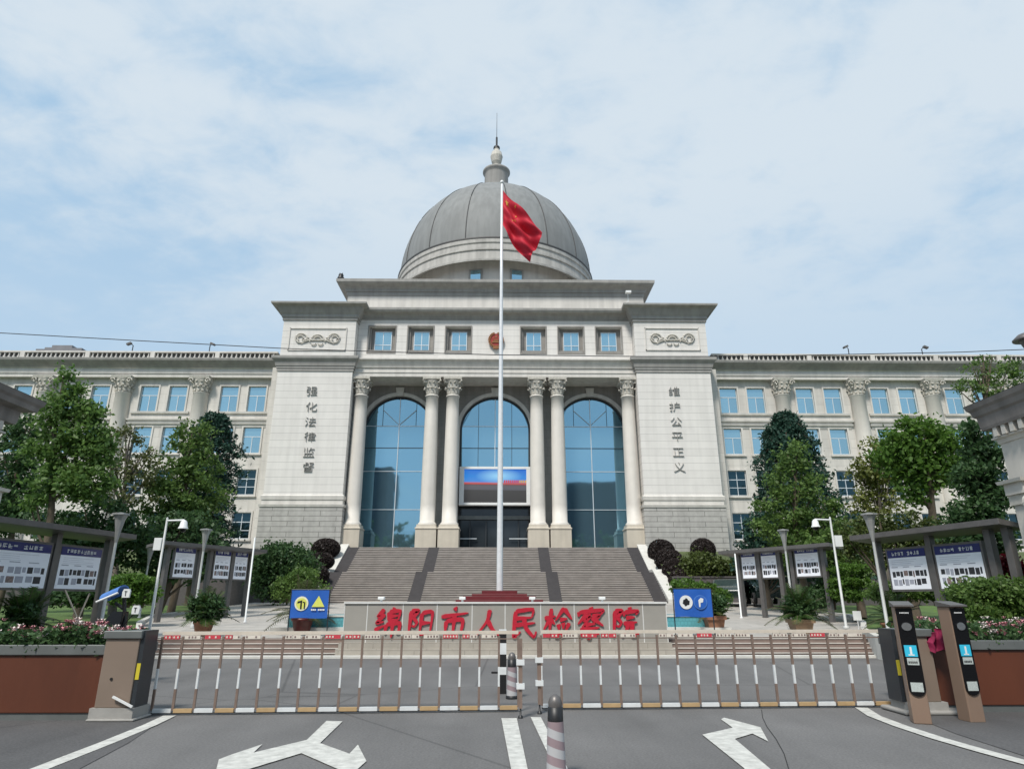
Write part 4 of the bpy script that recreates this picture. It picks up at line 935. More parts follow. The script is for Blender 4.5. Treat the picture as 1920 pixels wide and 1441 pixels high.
# ---------------------------------------------------------------- recognition pillars (kiosks)
def kiosk(loc, rz, label, logo):
    t = thing('recognition_pillar', label, 'kiosk', loc, 'number plate recognition pillars', rz)
    m = LMB(); m.box(-.105, .105, -.11, .12, 0, 1.42); m.build('pillar_body', 'kiosk_tan', t, bevel=.012)
    m = LMB(); poly = [(-.098, 1.40), (-.098, .42)] + [(-.098 * math.cos(math.pi * k / 12), .42 - .098 * math.sin(math.pi * k / 12)) for k in range(1, 12)] + [(.098, .42), (.098, 1.40)]
    m.prism(poly, -.128, -.118); m.build('front_panel', 'gloss_black', t)
    m = LMB(); m.loft([[(-.122, -.17, 1.42), (.122, -.17, 1.42), (.122, .13, 1.42), (-.122, .13, 1.42)], [(-.122, -.17, 1.44), (.122, -.17, 1.44), (.122, .13, 1.49), (-.122, .13, 1.49)]]); m.build('hood', 'board_metal', t)
    m = LMB(); m.disc((0, -.128, 1.17), .05, .012, 20, 0, 1.2); m.build('camera_lens', 'chrome', t)
    m = LMB(); m.box(-.072, .072, -.134, -.126, .80, .94, 0); m.box(-.012, .012, -.138, -.134, .825, .92, 1); m.box(-.035, .035, -.138, -.134, .815, .828, 1); m.build('display', ['screen_cyan', 'white_paint'], t)
    m = LMB(); m.box(-.062, .072, -.134, -.126, .70, .785, 0)
    for q in range(5): m.box(-.05 + q * .022, -.035 + q * .022, -.137, -.134, .72, .745, 1)
    m.build('instruction_label', ['label_grey', 'photo_dark'], t)
    m = LMB(); m.box(-.07, .07, -.134, -.126, .38, .49); m.build('ticket_slot', 'label_grey', t)
    m = LMB()
    for q in range(7): m.box(-.055 + q * .016, -.045 + q * .016, -.132, -.126, 1.335, 1.35)
    m.build('logo_marks', 'white_paint', t)
    return t
k1 = G(1722, 1357); kiosk((k1[0] + .10, k1[1] + .1, 0), R(-20), 'nearer tan and black recognition pillar, the left one of the pair, beside the barrier cabinet', 1)
k2 = G(1806, 1354); kiosk((k2[0] + .19, k2[1] + .1, 0), R(4), 'right one of the two tan and black recognition pillars, in front of the red brown planter', 2)
# cloth over the planter corner
t = thing('magenta_cloth', 'crumpled dark magenta cloth between the two recognition pillars', 'cloth', (X(1752, 1185, 9.95), 10.05, .92))
m = LMB(); n_, k_ = 14, 9; vs = []
for i in range(n_):
    for j in range(k_):
        u, v = i / (n_ - 1), j / (k_ - 1); vs.append((-.13 + u * .27 + .02 * math.sin(v * 9), -.12 + .05 * math.sin(u * 14 + v * 3), .17 - v * .26 - .03 * math.sin(u * 7) + .02 * math.sin(v * 12)))
m.add(vs, [(i * k_ + j, (i + 1) * k_ + j, (i + 1) * k_ + j + 1, i * k_ + j + 1) for i in range(n_ - 1) for j in range(k_ - 1)], 0, True)
m.box(-.12, .13, -.09, .12, -.05, .14); m.build('cloth_folds', 'magenta_cloth', t)

# ---------------------------------------------------------------- leaf meshes
LEAF_SCALE = {'crown': .72, 'foliage': .9}
def leaf_mesh(name, pts, size, m, parent, up=.3, aspect=1.6, loc_world=True):
    pts = np.asarray(pts, float); n = len(pts)
    size = size * LEAF_SCALE.get(name, 1); s = size * rng.uniform(.6, 1.35, n)
    d = rng.normal(size=(n, 3)); d[:, 2] -= .15; d /= np.linalg.norm(d, axis=1)[:, None]
    nn = rng.normal(size=(n, 3)); nn[:, 2] += up * 2; t = np.cross(d, nn); t /= (np.linalg.norm(t, axis=1)[:, None] + 1e-9)
    a = d * (s * aspect / 2)[:, None]; b = t * (s / 2)[:, None]
    V = np.stack([pts - a, pts + b * .9 - a * .1, pts + a, pts - b * .9 - a * .1], 1).reshape(-1, 3)
    off = np.array(wloc(parent)); V = V - off
    me = bpy.data.meshes.new(name); me.vertices.add(4 * n); me.vertices.foreach_set('co', V.ravel()); me.loops.add(4 * n); me.loops.foreach_set('vertex_index', np.arange(4 * n))
    me.polygons.add(n); me.polygons.foreach_set('loop_start', np.arange(n) * 4); me.polygons.foreach_set('loop_total', np.full(n, 4)); me.materials.append(MATS[m]); me.update(calc_edges=True)
    o = bpy.data.objects.new(name, me); col.objects.link(o); o.parent = parent; return o
def blob_points(blobs, n, clump, per=26, shell=.55):
    """blobs: (x,y,z,rx,ry,rz); clumps spread through the volume, thinner inside"""
    vol = np.array([b[3] * b[4] * b[5] for b in blobs]) ** .8; pr = vol / vol.sum(); nc = max(4, n // per); idx = rng.choice(len(blobs), nc, p=pr)
    B = np.array(blobs)[idx]; u = rng.normal(size=(nc, 3)); u /= np.linalg.norm(u, axis=1)[:, None]; r = rng.uniform(shell ** 3, 1, nc) ** (1 / 3) * rng.uniform(.86, 1.12, nc)
    c = B[:, :3] + u * B[:, 3:] * r[:, None]
    k = rng.integers(0, nc, n); sz = clump * rng.uniform(.5, 1.3, nc)
    q = rng.normal(size=(n, 3)) * (sz[k] * .55)[:, None]; q[:, 2] *= .62
    return c[k] + q
def pxblobs(lst, Y, dz=.8):
    out = []
    for px, py, rx, ry in lst:
        x, y, z = P(px, py, Y); s = Y / ray(px, py)[1]; out.append((x, Y, z, rx * s, rx * s * dz, ry * s * 1.02))
    return out
def tree(name, label, px, Y, z0, blobs, n, leaf, size, clump, group, barkm='bark', tr=.16, lean=0, trunk_px=None, per=26, shell=.5, limbs=9, dens=None):
    dens = dens or {'broadleaf_tree': .62, 'sparse_tree': .62, 'dark_tree': .72, 'round_crown_tree': .62}[name]
    bl = pxblobs(blobs, Y); x0 = X(trunk_px or px, 1000, Y) ; t = thing(name, label, 'tree', (x0, Y, z0), group)
    leaf_mesh('crown', blob_points(bl, int(n * dens), clump * .72, per, shell), size, leaf, t)
    top = max(b[2] + b[5] * .6 for b in bl); xt = [b for b in bl if b[2] + b[5] * .6 == top][0][0]; low = min(b[2] - b[5] for b in bl)
    m = MB(); pts = []; K = 7
    for k in range(K + 1):
        f = k / K; pts.append((x0 + (xt - x0) * f ** 1.3 + .12 * math.sin(f * 7 + px), Y + .1 * math.sin(f * 5), z0 - .1 + (top - z0) * f))
    m.tube(pts, [tr * (1.25 - 1.1 * k / K) for k in range(K + 1)], 9)
    for b in random.choices(bl, k=limbs):
        tip = Vector((b[0] + random.uniform(-.7, .7) * b[3], Y + random.uniform(-.6, .6) * b[4], b[2] + random.uniform(-.2, .7) * b[5]))
        f = min(.85, max(.15, (tip.z - 1.2 - (tip - Vector((x0, Y, tip.z))).length * .6 - z0) / (top - z0))); i = f * K; i0 = int(i); s0 = Vector(pts[i0]).lerp(Vector(pts[min(K, i0 + 1)]), i - i0)
        md = s0.lerp(tip, .5) + Vector((0, 0, -.2)); m.tube([s0, md, tip], [tr * .45, tr * .28, tr * .08], 6)
    m.build('trunk', barkm, t); return t
GT = 'trees in front of the wings'
tree('broadleaf_tree', 'tall loose green tree rising beside the left gatehouse', 125, 27, .7, [(122, 708, 15, 20), (142, 735, 20, 22), (92, 752, 20, 16), (132, 765, 34, 24), (165, 775, 24, 20), (95, 800, 30, 24), (155, 815, 38, 30), (75, 845, 26, 24), (125, 855, 36, 30), (182, 850, 30, 32), (95, 900, 32, 24), (160, 905, 48, 34), (70, 940, 24, 18), (198, 820, 16, 18)], 15000, 'leaf_fresh', .17, .5, GT, trunk_px=92, per=30, limbs=20, dens=.78)
tree('dark_tree', 'dark dense tree filling the gap beside the left gatehouse wall', 25, 33, .8, [(25, 850, 48, 60), (35, 920, 50, 50), (10, 960, 40, 40), (50, 800, 22, 25)], 9000, 'leaf_dark', .2, .6, GT)
tree('sparse_tree', 'thin bronze-tinged tree between the two fuller left trees', 235, 33, .9, [(235, 822, 30, 28), (215, 870, 34, 30), (268, 880, 34, 34), (240, 930, 52, 34), (288, 842, 16, 20)], 4200, 'leaf_bronze', .15, .55, GT, barkm='bark_grey', per=22, limbs=14)
tree('broadleaf_tree', 'rounded green tree in front of the left wing nearest the tower', 345, 35, 1.0, [(362, 812, 34, 26), (345, 850, 48, 34), (375, 880, 42, 40), (325, 895, 48, 36), (360, 930, 66, 36), (310, 945, 45, 36), (345, 975, 50, 40)], 16000, 'leaf_mid', .18, .5, GT, trunk_px=345)
tree('dark_tree', 'dark understorey tree behind the left notice boards', 180, 30, .9, [(120, 1005, 60, 35), (185, 975, 55, 42), (240, 1000, 50, 38), (160, 1040, 70, 36), (90, 975, 45, 25)], 12000, 'leaf_dark', .18, .5, GT)
tree('dark_tree', 'dark leafy tree behind the second left notice board', 320, 32, 1.0, [(290, 1010, 50, 40), (345, 1000, 48, 45), (390, 1010, 36, 40), (300, 1050, 60, 36), (370, 1055, 60, 30)], 11000, 'leaf_dark', .18, .5, GT)
tree('broadleaf_tree', 'layered mid green tree in front of the right wing below the cedar top', 1490, 33, 1.0, [(1488, 846, 24, 16), (1490, 872, 36, 14), (1460, 898, 32, 12), (1520, 902, 36, 12), (1490, 925, 50, 14), (1445, 948, 34, 12), (1545, 950, 36, 12), (1500, 970, 60, 16), (1440, 990, 36, 14), (1560, 1000, 38, 18), (1500, 1010, 64, 20), (1490, 1045, 70, 22)], 17000, 'leaf_mid', .17, .5, GT)
tree('sparse_tree', 'yellowish sparse tree left of the round crowned tree on the right', 1645, 31, 1.0, [(1645, 850, 30, 26), (1625, 885, 32, 30), (1655, 900, 34, 34), (1640, 945, 40, 30), (1665, 870, 30, 30)], 6500, 'leaf_yellow', .16, .5, GT, barkm='bark_grey', per=20, limbs=12)
tree('round_crown_tree', 'bright green round crowned tree with a leaning trunk on the right', 1730, 26, .8, [(1720, 825, 55, 42), (1685, 850, 42, 36), (1765, 850, 45, 38), (1740, 885, 48, 34), (1700, 885, 40, 26), (1780, 820, 22, 22), (1715, 925, 26, 22)], 15000, 'leaf_bright', .17, .5, GT, tr=.22, trunk_px=1762)
tree('dark_tree', 'dark tall tree pressed against the right gatehouse wall', 1840, 21, .7, [(1825, 815, 26, 26), (1845, 850, 34, 32), (1830, 890, 36, 30), (1850, 925, 38, 34), (1830, 965, 45, 34), (1850, 1005, 50, 34), (1800, 1000, 30, 28)], 16000, 'leaf_dark', .14, .42, GT)
tree('sparse_tree', 'slender treetop showing above the right gatehouse roof', 1845, 38, 1.0, [(1830, 690, 24, 12), (1845, 672, 16, 12), (1870, 705, 34, 16), (1815, 722, 26, 14), (1895, 690, 24, 22), (1915, 715, 24, 24), (1860, 735, 40, 14)], 4200, 'leaf_mid', .16, .45, GT, per=16, trunk_px=1848, limbs=14)
foliage('leaf_olive', (.035, .055, .012), (.10, .13, .03))
tree('broadleaf_tree', 'low olive green tree behind the large right notice board', 1690, 24, .8, [(1645, 990, 36, 30), (1700, 988, 45, 26), (1760, 992, 42, 24), (1670, 1030, 55, 36), (1735, 1035, 60, 34), (1600, 1010, 32, 36)], 13000, 'leaf_olive', .13, .4, GT)
tree('broadleaf_tree', 'bushy green tree behind the right camera pole', 1590, 29, .9, [(1585, 1000, 36, 28), (1560, 1030, 40, 34), (1610, 1045, 40, 34), (1580, 1075, 50, 28)], 9000, 'leaf_mid', .15, .4, GT)
tree('dark_tree', 'dark green tree behind the small right notice board', 1430, 36, 1.2, [(1425, 1000, 28, 40), (1450, 1040, 40, 40), (1410, 1050, 36, 36), (1480, 1060, 40, 30)], 9000, 'leaf_cedar', .18, .5, GT)  # dark leaf colour over the whole crown
def cedar(px, Y, z0, ytop, tiers, n, label):
    t = thing('cedar_tree', label, 'tree', (X(px, 1000, Y), Y, z0), GT); x0 = X(px, 900, Y); pts = []
    m = MB(); zt = Z(ytop, Y, px); m.tube([(x0, Y, z0), (x0, Y, (z0 + zt) / 2), (x0 + .1, Y, zt)], [.28, .17, .03], 8)
    for py, rp in tiers:
        zt_ = Z(py, Y, px); r = rp * Y / ray(px, py)[1]; nb = 9
        for k in range(nb):
            a = 2 * math.pi * (k + random.random() * .6) / nb; rr = r * random.uniform(.7, 1.15); dr = .28 * rr + .3
            tip = Vector((x0 + rr * math.cos(a), Y + rr * .9 * math.sin(a), zt_ - dr)); s0 = Vector((x0, Y, zt_)); md = s0.lerp(tip, .55) + Vector((0, 0, dr * .45))
            m.tube([s0, md, tip], [.07, .04, .015], 5)
            for q in range(int(n * .8 / len(tiers) / nb)):
                f = random.random() ** .6; c = s0.lerp(md, f * 1.8) if f < .55 else md.lerp(tip, (f - .55) / .45)
                wd = .22 * rr * (1 - f * .6) + .12; pts.append((c.x + random.gauss(0, wd * .7), c.y + random.gauss(0, wd * .7), c.z - abs(random.gauss(0, .22 + .05 * rr))))
    m.build('trunk', 'bark', t); leaf_mesh('crown', pts, .17, 'leaf_cedar', t, up=.1, aspect=2.4)
cedar(1487, 39, 1.2, 765, ((774, 20), (790, 40), (812, 48), (838, 60), (868, 66), (900, 84), (935, 112), (972, 104), (1008, 118), (1040, 104)), 30000, 'dark cedar with drooping tiers rising in front of the right wing')
cedar(388, 41, 1.2, 768, ((776, 24), (795, 40), (822, 54), (858, 56), (890, 70), (925, 62), (965, 76), (1005, 66), (1040, 66)), 22000, 'dark cedar behind the rounded green tree on the left')

def shrub(name, label, blobs, Y, n, leaf, size, clump, cat='shrub', group=None, shell=.75, per=20, z0=None, dz=.8, stem=True):
    bl = pxblobs(blobs, Y, dz); zb = min(b[2] - b[5] for b in bl); zb = z0 if z0 is not None else zb
    t = thing(name, label, cat, (bl[0][0], Y, zb), group); leaf_mesh('foliage', blob_points(bl, n, clump, per, shell), size, leaf, t)
    m = MB()
    for b in bl:
        m.tube([(b[0], Y, zb - .1), (b[0] + .05, Y, b[2] - b[5] * .3), (b[0] + .2 * b[3], Y, b[2] + b[5] * .3)], [.06, .05, .02], 6)
        m.tube([(b[0], Y, zb), (b[0] - .3 * b[3], Y + .1, b[2])], [.04, .02], 5)
    m.build('stems', 'bark', t); return t
GM = 'clipped dark maroon shrubs beside the staircase'
def mound(px, py, rx, ry, Y, label):
    b = pxblobs([(px, py, rx, ry)], Y)[0]; t = thing('clipped_shrub', label, 'shrub', (b[0], Y, b[2] - b[5]), GM); n = 9000
    u = rng.normal(size=(n, 3)); u /= np.linalg.norm(u, axis=1)[:, None]; r = rng.uniform(.95, 1.03, n)
    leaf_mesh('foliage', np.array(b[:3]) + u * np.array(b[3:]) * r[:, None], .085, 'leaf_maroon', t)
    m = MB(); pr = [(max(.02, .93 * b[3] * math.cos(R(a))), b[2] + .93 * b[5] * math.sin(R(a))) for a in range(-90, 91, 15)]; m.lathe(b[0], Y, pr, 16); m.v = [(x, Y + (y - Y) * b[4] / b[3], z) for x, y, z in m.v]; m.build('inner_core', 'core_dark', t)  # solid dark core filling the leaf shell
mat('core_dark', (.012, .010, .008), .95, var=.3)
mound(611, 1028, 26, 18, 52, 'rounded dark maroon shrub at the top of the stairs on the left')
mound(600, 1052, 26, 16, 49, 'rounded dark maroon shrub halfway up beside the left stair parapet')
mound(588, 1078, 28, 20, 46.9, 'lowest clipped maroon shrub left of the staircase')
mound(1240, 1034, 25, 22, 52, 'topmost clipped maroon shrub right of the staircase')
mound(1254, 1050, 26, 20, 50, 'second clipped maroon shrub down the right stair parapet')
mound(1268, 1068, 26, 20, 48.3, 'third clipped maroon shrub down the right stair parapet')
mound(1280, 1088, 26, 22, 46.9, 'lowest clipped maroon shrub right of the staircase')
mound(1318, 1030, 23, 20, 52.5, 'lone rounded maroon shrub against the right tower plinth')
GS = 'bushes along the garden beds'
shrub('round_bush', 'big dark green bush at the foot of the left tower', [(530, 1050, 50, 34), (500, 1065, 28, 30), (555, 1060, 34, 30), (520, 1090, 44, 34)], 42, 11000, 'leaf_dark', .16, .45, group=GS)
shrub('round_bush', 'small fresh green bush just left of the lower stairs', [(565, 1085, 28, 18), (540, 1105, 26, 20), (590, 1102, 20, 14)], 38, 4500, 'leaf_mid', .12, .3, group=GS)
shrub('round_bush', 'light green spreading bush against the right tower base', [(1315, 1055, 36, 18), (1350, 1068, 34, 16), (1300, 1075, 24, 16), (1375, 1065, 20, 14)], 46.8, 6500, 'leaf_olive', .14, .4, group=GS)
shrub('clipped_hedge', 'bright clipped hedge behind the right blue banner', [(1285, 1102, 28, 16), (1320, 1108, 28, 14), (1345, 1120, 22, 16)], 36, 5500, 'leaf_bright', .1, .2, 'hedge', group=GS)
shrub('clipped_hedge', 'bright clipped hedge beside the first left notice board', [(248, 1090, 40, 12), (232, 1112, 30, 20), (270, 1112, 28, 18)], 25, 6500, 'leaf_bright', .08, .16, 'hedge', group=GS)
shrub('cloud_topiary', 'tiered cloud-pruned shrub right of the small notice board', [(1592, 1066, 34, 9), (1595, 1090, 36, 9), (1588, 1112, 32, 12)], 27, 7500, 'leaf_bright', .075, .13, group=GS, shell=.8)
shrub('low_shrub', 'dark low shrub between the left notice boards', [(190, 1110, 40, 14), (150, 1120, 40, 12), (100, 1115, 30, 12)], 26, 5000, 'leaf_dark', .1, .25, group=GS)
shrub('low_shrub', 'low mid green hedge running under the large right notice board', [(1700, 1106, 40, 14), (1750, 1108, 40, 14), (1660, 1112, 30, 14), (1800, 1112, 36, 16)], 22, 7500, 'leaf_mid', .08, .2, group=GS)
shrub('low_shrub', 'broad olive green bush behind the right flower planter', [(1880, 1112, 60, 26), (1830, 1112, 44, 22), (1850, 1140, 60, 18)], 15.5, 8500, 'leaf_mid', .07, .2, group=GS)
shrub('red_leaf_bush', 'dark red leaved bush at the right edge beside the gatehouse', [(1885, 1068, 26, 22), (1905, 1078, 22, 20)], 18.5, 3500, 'leaf_red', .1, .2, group=GS)
shrub('low_shrub', 'dark low bush to the right of the small right notice board', [(1560, 1105, 30, 20), (1525, 1120, 26, 16)], 28, 4500, 'leaf_dark', .1, .25, group=GS)

# potted plants and cycads
def frond_plant(mbs, c, n, L_, seed, spread=1.0, lw=.05):
    rd = random.Random(seed)
    for k in range(n):
        a = 2 * math.pi * k / n * 2.4 + rd.random(); el = R(rd.uniform(12, 80)); ln = L_ * rd.uniform(.75, 1.1); pts = []
        for q in range(9):
            f = q / 8; h = ln * f; drop = .55 * ln * f * f * (1.15 - el / R(90)); pts.append(Vector((c[0] + math.cos(a) * h * math.cos(el) * spread, c[1] + math.sin(a) * h * math.cos(el) * spread, c[2] + h * math.sin(el) - drop)))
        mbs[0].tube(pts, .008, 4)
        for q in range(1, 24):
            f = q / 24 * 8; i = min(7, int(f)); p = pts[i].lerp(pts[i + 1], f - i); d = (pts[i + 1] - pts[i]).normalized(); s = d.cross(Vector((0, 0, 1)))
            if s.length < .01: continue
            s.normalize(); ll = .17 * L_ * math.sin(math.pi * (q / 25)) ** .6 + .02
            for s2 in (-1, 1):
                tip = p + s * s2 * ll + d * ll * .6 + Vector((0, 0, -.12 * ll + rd.uniform(-.02, .02))); wv = d * lw * .35
                mbs[1].add([p - wv, p + wv, tip], [(0, 1, 2)])
def potted(name, label, px, py_base, Y, pot_r, pot_h, potm, L_, n, seed, bushy=0, group='potted plants around the forecourt', leaf='leaf_cycad', zb=None, boxy=False):
    z0 = zb if zb is not None else max(zpl(Y), .0); x0 = X(px, py_base, Y); t = thing(name, label, 'potted plant', (x0, Y, z0), group)
    m = MB()
    if boxy: m.rl(x0 - pot_r * .8, x0 + pot_r * .8, Y - pot_r * .8, Y + pot_r * .8, [(z0, -.02), (z0 + pot_h * .75, .04), (z0 + pot_h * .75, .09), (z0 + pot_h, .09)])
    else: m.lathe(x0, Y, [(pot_r * .68, z0), (pot_r * .72, z0 + .04), (pot_r * .95, z0 + pot_h * .8), (pot_r * 1.06, z0 + pot_h * .82), (pot_r * 1.06, z0 + pot_h), (pot_r * .9, z0 + pot_h)], 20)
    m.build('pot', potm, t)
    c = (x0, Y, z0 + pot_h + .05)
    a, b = MB(), MB(); frond_plant((a, b), c, n, L_, seed)
    st = a.build('stalks', 'bark', t)
    b.build('fronds', leaf, t)
    if bushy:
        leaf_mesh('foliage', blob_points([(x0, Y, z0 + pot_h + .35, bushy, bushy, bushy * .8), (x0, Y, z0 + pot_h + .75 * bushy, bushy * .8, bushy * .8, bushy * .7)], 3200, .16, 20, .4), .075, 'leaf_dark', t)
potted('potted_plant', 'leafy potted plant in a clay pot on the left forecourt', 380, 1185, 21.6, .30, .42, 'pot_clay', 1.15, 40, 1, .55)
potted('potted_plant', 'palm-like plant in a tan pot on the right forecourt', 1502, 1176, 22.4, .32, .42, 'pot_tan', 1.3, 44, 2, .5, boxy=True)
potted('potted_cycad', 'cycad in a brown pot beside the nearer right pillar', 1680, 1176, 20.2, .38, .36, 'pot_clay', 1.15, 34, 3, zb=.52)
potted('potted_cycad', 'wide dark cycad in a low brown pot at the left edge', 38, 1180, 16.0, .30, .42, 'pot_clay', 1.0, 44, 4, .2, zb=.5)
potted('potted_plant', 'yellow green palm in a dark red pot behind the left blue banner', 566, 1180, 22.6, .34, .45, 'pot_maroon', 1.45, 34, 5, leaf='leaf_olive')
potted('potted_plant', 'leafy plant in a brown pot behind the right blue banner', 1340, 1178, 23.0, .3, .5, 'pot_clay', .9, 20, 6, .45, leaf='leaf_olive', boxy=True)

for (pa, pb, lb) in (((122, 1106), (146, 1160), 'pale wooden stake leaning left below the posters of the large left notice board'), ((168, 1112), (147, 1158), 'thinner pale stake leaning right below the posters of the large left notice board')):
    a, b = P(*pa, 17.9), P(*pb, 17.6); t = thing('tree_stake', lb, 'stake', (b[0], b[1], b[2] - .25), 'wooden stakes on the left lawn')
    m = MB(); m.tube([a, b, (b[0] + .01, b[1], b[2] - .28)], .022, 6); m.build('stake_pole', 'stump_wood', t); m = MB(); m.lathe(a[0], a[1], [(.03, a[2] - .05), (.03, a[2])], 8); m.build('tie_band', 'board_metal', t)
t = thing('lawn_sign', 'small white plate sign on the right lawn below the tiered shrub', 'sign', (X(1605, 1140, 22), 22, .6))
m = LMB(); m.box(-.13, .13, -.01, .01, .3, .58); m.build('plate', 'white_paint', t); m = LMB(); m.tube([(0, .02, -.02), (0, .02, .4)], .015, 6); m.build('stake', 'pole_metal', t)
# ---------------------------------------------------------------- planters with flowers
def planter(x0, x1, y0, y1, label, flabel, zt=.92):
    t = thing('planter_box', label, 'planter', ((x0 + x1) / 2, y0, 0), 'red brown planters flanking the gate')
    m = MB(); m.box(x0, x1, y0, y1, .09, zt - .13); m.build('panel', 'terracotta_panel', t, bevel=.012)
    m = MB()
    fw_ = .05
    m.box(x0 - .03, x1 + .03, y0 - .03, y0 + .12, zt - .13, zt); m.box(x0 - .03, x1 + .03, y1 - .12, y1 + .03, zt - .13, zt)
    m.box(x0 - .03, x0 + .12, y0 + .12, y1 - .12, zt - .13, zt); m.box(x1 - .12, x1 + .03, y0 + .12, y1 - .12, zt - .13, zt); m.build('rim', 'planter_trim', t, bevel=.01)
    m = MB(); m.box(x0 + .02, x1 - .02, y0 + .02, y1 - .02, 0, .09); m.build('base_strip', 'planter_trim', t)
    m = MB(); m.box(x0 + .12, x1 - .12, y0 + .12, y1 - .12, zt - .1, zt - .04); m.build('soil', 'soil', t)
    f = thing('flower_bed', flabel, 'flowers', ((x0 + x1) / 2, (y0 + y1) / 2, zt - .04), 'flowers growing in the planters')
    n = 9000; p = np.stack([rng.uniform(x0 + .02, x1 - .02, n), rng.uniform(y0 - .03, y1 - .1, n), zt + rng.uniform(-.08, .2, n)], 1)
    p[:, 2] += .05 * np.sin(p[:, 0] * 5) + .03 * np.sin(p[:, 0] * 13)
    o = leaf_mesh('foliage', p, .055, 'leaf_dark', f)
    m = MB(); nf = 130
    for k in range(nf):
        cx, cy = x1 - abs(random.gauss(0, 1.1)) - .05 if x0 < 0 else x0 + .3 + abs(random.gauss(0, 1.2)), random.uniform(y0, y1 - .2); cz = zt + .16 + .05 * math.sin(cx * 5) + random.uniform(-.09, .1); r = random.uniform(.03, .055); mi = 0 if random.random() < .6 else 1
        for q in range(6):
            a = q * math.pi / 3 + random.random(); d = Vector((math.cos(a), math.sin(a), .4)); e = Vector((-math.sin(a), math.cos(a), 0)); c0 = Vector((cx, cy, cz))
            m.add([c0, c0 + d * r * .7 + e * r * .5, c0 + d * r * 1.1 + Vector((0, 0, r * .3)), c0 + d * r * .7 - e * r * .5], [(0, 1, 2, 3)], mi, True)
        m.lathe(cx, cy, [(.3 * r, cz - r * .3), (.6 * r, cz), (.3 * r, cz + r * .5)], 7, mi)
    bo = m.build('blossoms', ['petal_pink', 'petal_white'], f); bo['kind'] = 'stuff'
pc = G(186, 1360)
planter(-10.2, pc[0], 9.62, 10.35, 'red brown panelled planter with grey rim on the left of the gate', 'pink and white flowers filling the left planter', .93)
pr_ = G(1838, 1338)
planter(pr_[0] - .42, 11.5, 10.15, 11.5, 'red brown panelled planter with grey rim behind the recognition pillars', 'white and pink flowers filling the right planter', .95)

# ---------------------------------------------------------------- notice boards
def noticeboard(pa, pb, ztop, zg, panels, label, posts, roof_ext=.25, seed=1):
    """runs from pa to pb on the ground, faces the roadway"""
    rd = random.Random(seed); pa, pb = Vector((*pa, 0)), Vector((*pb, 0)); d = (pb - pa); L_ = d.length; d.normalize(); ang = math.atan2(d.y, d.x)
    t = thing('notice_board', label, 'notice board', (pa.x, pa.y, zg), 'notice boards with canopy', ang)
    H = ztop - zg
    m = LMB(); e = roof_ext
    m.loft([[(-e, -.55, H - .02), (L_ + e, -.55, H - .02), (L_ + e, .35, H - .16), (-e, .35, H - .16)], [(-e, -.55, H - .16), (L_ + e, -.55, H - .16), (L_ + e, .35, H - .26), (-e, .35, H - .26)]][::-1])
    m.build('canopy', 'board_metal', t, bevel=.015)
    for s in posts:
        m = LMB(); m.box(s - .09, s + .09, -.08, .10, -.3, H - .18); m.build('post', 'board_metal', t, bevel=.008)
    for (s0, s1, z0, z1) in panels:
        m = LMB(); f = .06
        m.box(s0, s1, -.05, .05, z0 - f, z1 + f); bo = m.build('display_case', 'board_metal', t)
        m = LMB(); y = -.056; hh = (z1 - z0) * .20; a, b = s0 + f, s1 - f
        m.box(a, b, y, -.05, z0, z1 - hh, 0); m.box(a, b, y - .002, -.05, z1 - hh, z1, 1)
        n = 9; ww = (b - a) * .74 / n
        for q in range(n):                                    # blurred heading characters
            cx = a + (b - a) * .12 + (q + .5) * ww
            if q == 4 and rd.random() < .5: continue
            for _ in range(4):
                if rd.random() < .5: m.box(cx - ww * .38, cx + ww * .38, y - .006, y - .002, z1 - hh * rd.uniform(.35, .7), z1 - hh * .3, 2) if False else m.box(cx - ww * .36, cx + ww * .36, y - .006, y - .002, *(lambda zc: (zc - .008, zc + .008))(z1 - hh * rd.uniform(.3, .72)), 2)
                else: m.box(*(lambda xc: (xc - .008, xc + .008))(cx + ww * rd.uniform(-.3, .3)), y - .005, y - .002, z1 - hh * .72, z1 - hh * .28, 2)
        bw_ = b - a; k0 = 3 if bw_ > .6 else 2
        for cidx in range(k0):
            cx0 = a + bw_ * (.06 + cidx * .92 / k0); cw = bw_ * .84 / k0
            m.box(cx0, cx0 + cw * .6, y - .003, y, z0 + (z1 - z0) * .55, z0 + (z1 - z0) * .57, 5)
            for rw in range(2):
                xx = cx0; zz1 = z0 + (z1 - z0) * (.47 - rw * .21)
                while xx < cx0 + cw * .9:
                    wq = cw * rd.uniform(.28, .46); hq = (z1 - z0) * rd.uniform(.13, .17)
                    m.box(xx, min(xx + wq, cx0 + cw), y - .003, y, zz1 - hq, zz1 - (z1 - z0) * rd.uniform(0, .02), rd.choice((3, 3, 3, 4, 5))); xx += wq + cw * .07
        for q in range(4): m.box(a + bw_ * .08, a + bw_ * rd.uniform(.5, .92), y - .003, y, z0 + (z1 - z0) * (.60 + q * .045), z0 + (z1 - z0) * (.605 + q * .045), 5)
        m.build('poster', ['poster_white', 'header_blue', 'white_paint', 'photo_dark', 'photo_mid', 'text_grey'], bo)
    return t
def nb_from(px0, Y0, px1, Y1, zt, zg, pan, label, posts_px, facing, seed, z0, z1):
    """panel and post positions along the board from their bearings"""
    pa = Vector((X(px0, 1060, Y0), Y0)); pb = Vector((X(px1, 1060, Y1), Y1)); d = (pb - pa).normalized()
    def s_at(px):
        r = ray(px, 1060); k = pa.x * r[1] - pa.y * r[0]; q = d.y * r[0] - d.x * r[1]; return k / q
    L_ = (pb - pa).length
    if facing < 0: pass
    pans = [(min(s_at(a), s_at(b)), max(s_at(a), s_at(b)), z0, z1) for a, b in pan]; posts = [s_at(q) for q in posts_px]
    return noticeboard(pa, pb, zt, zg, pans, label, posts, .25, seed)
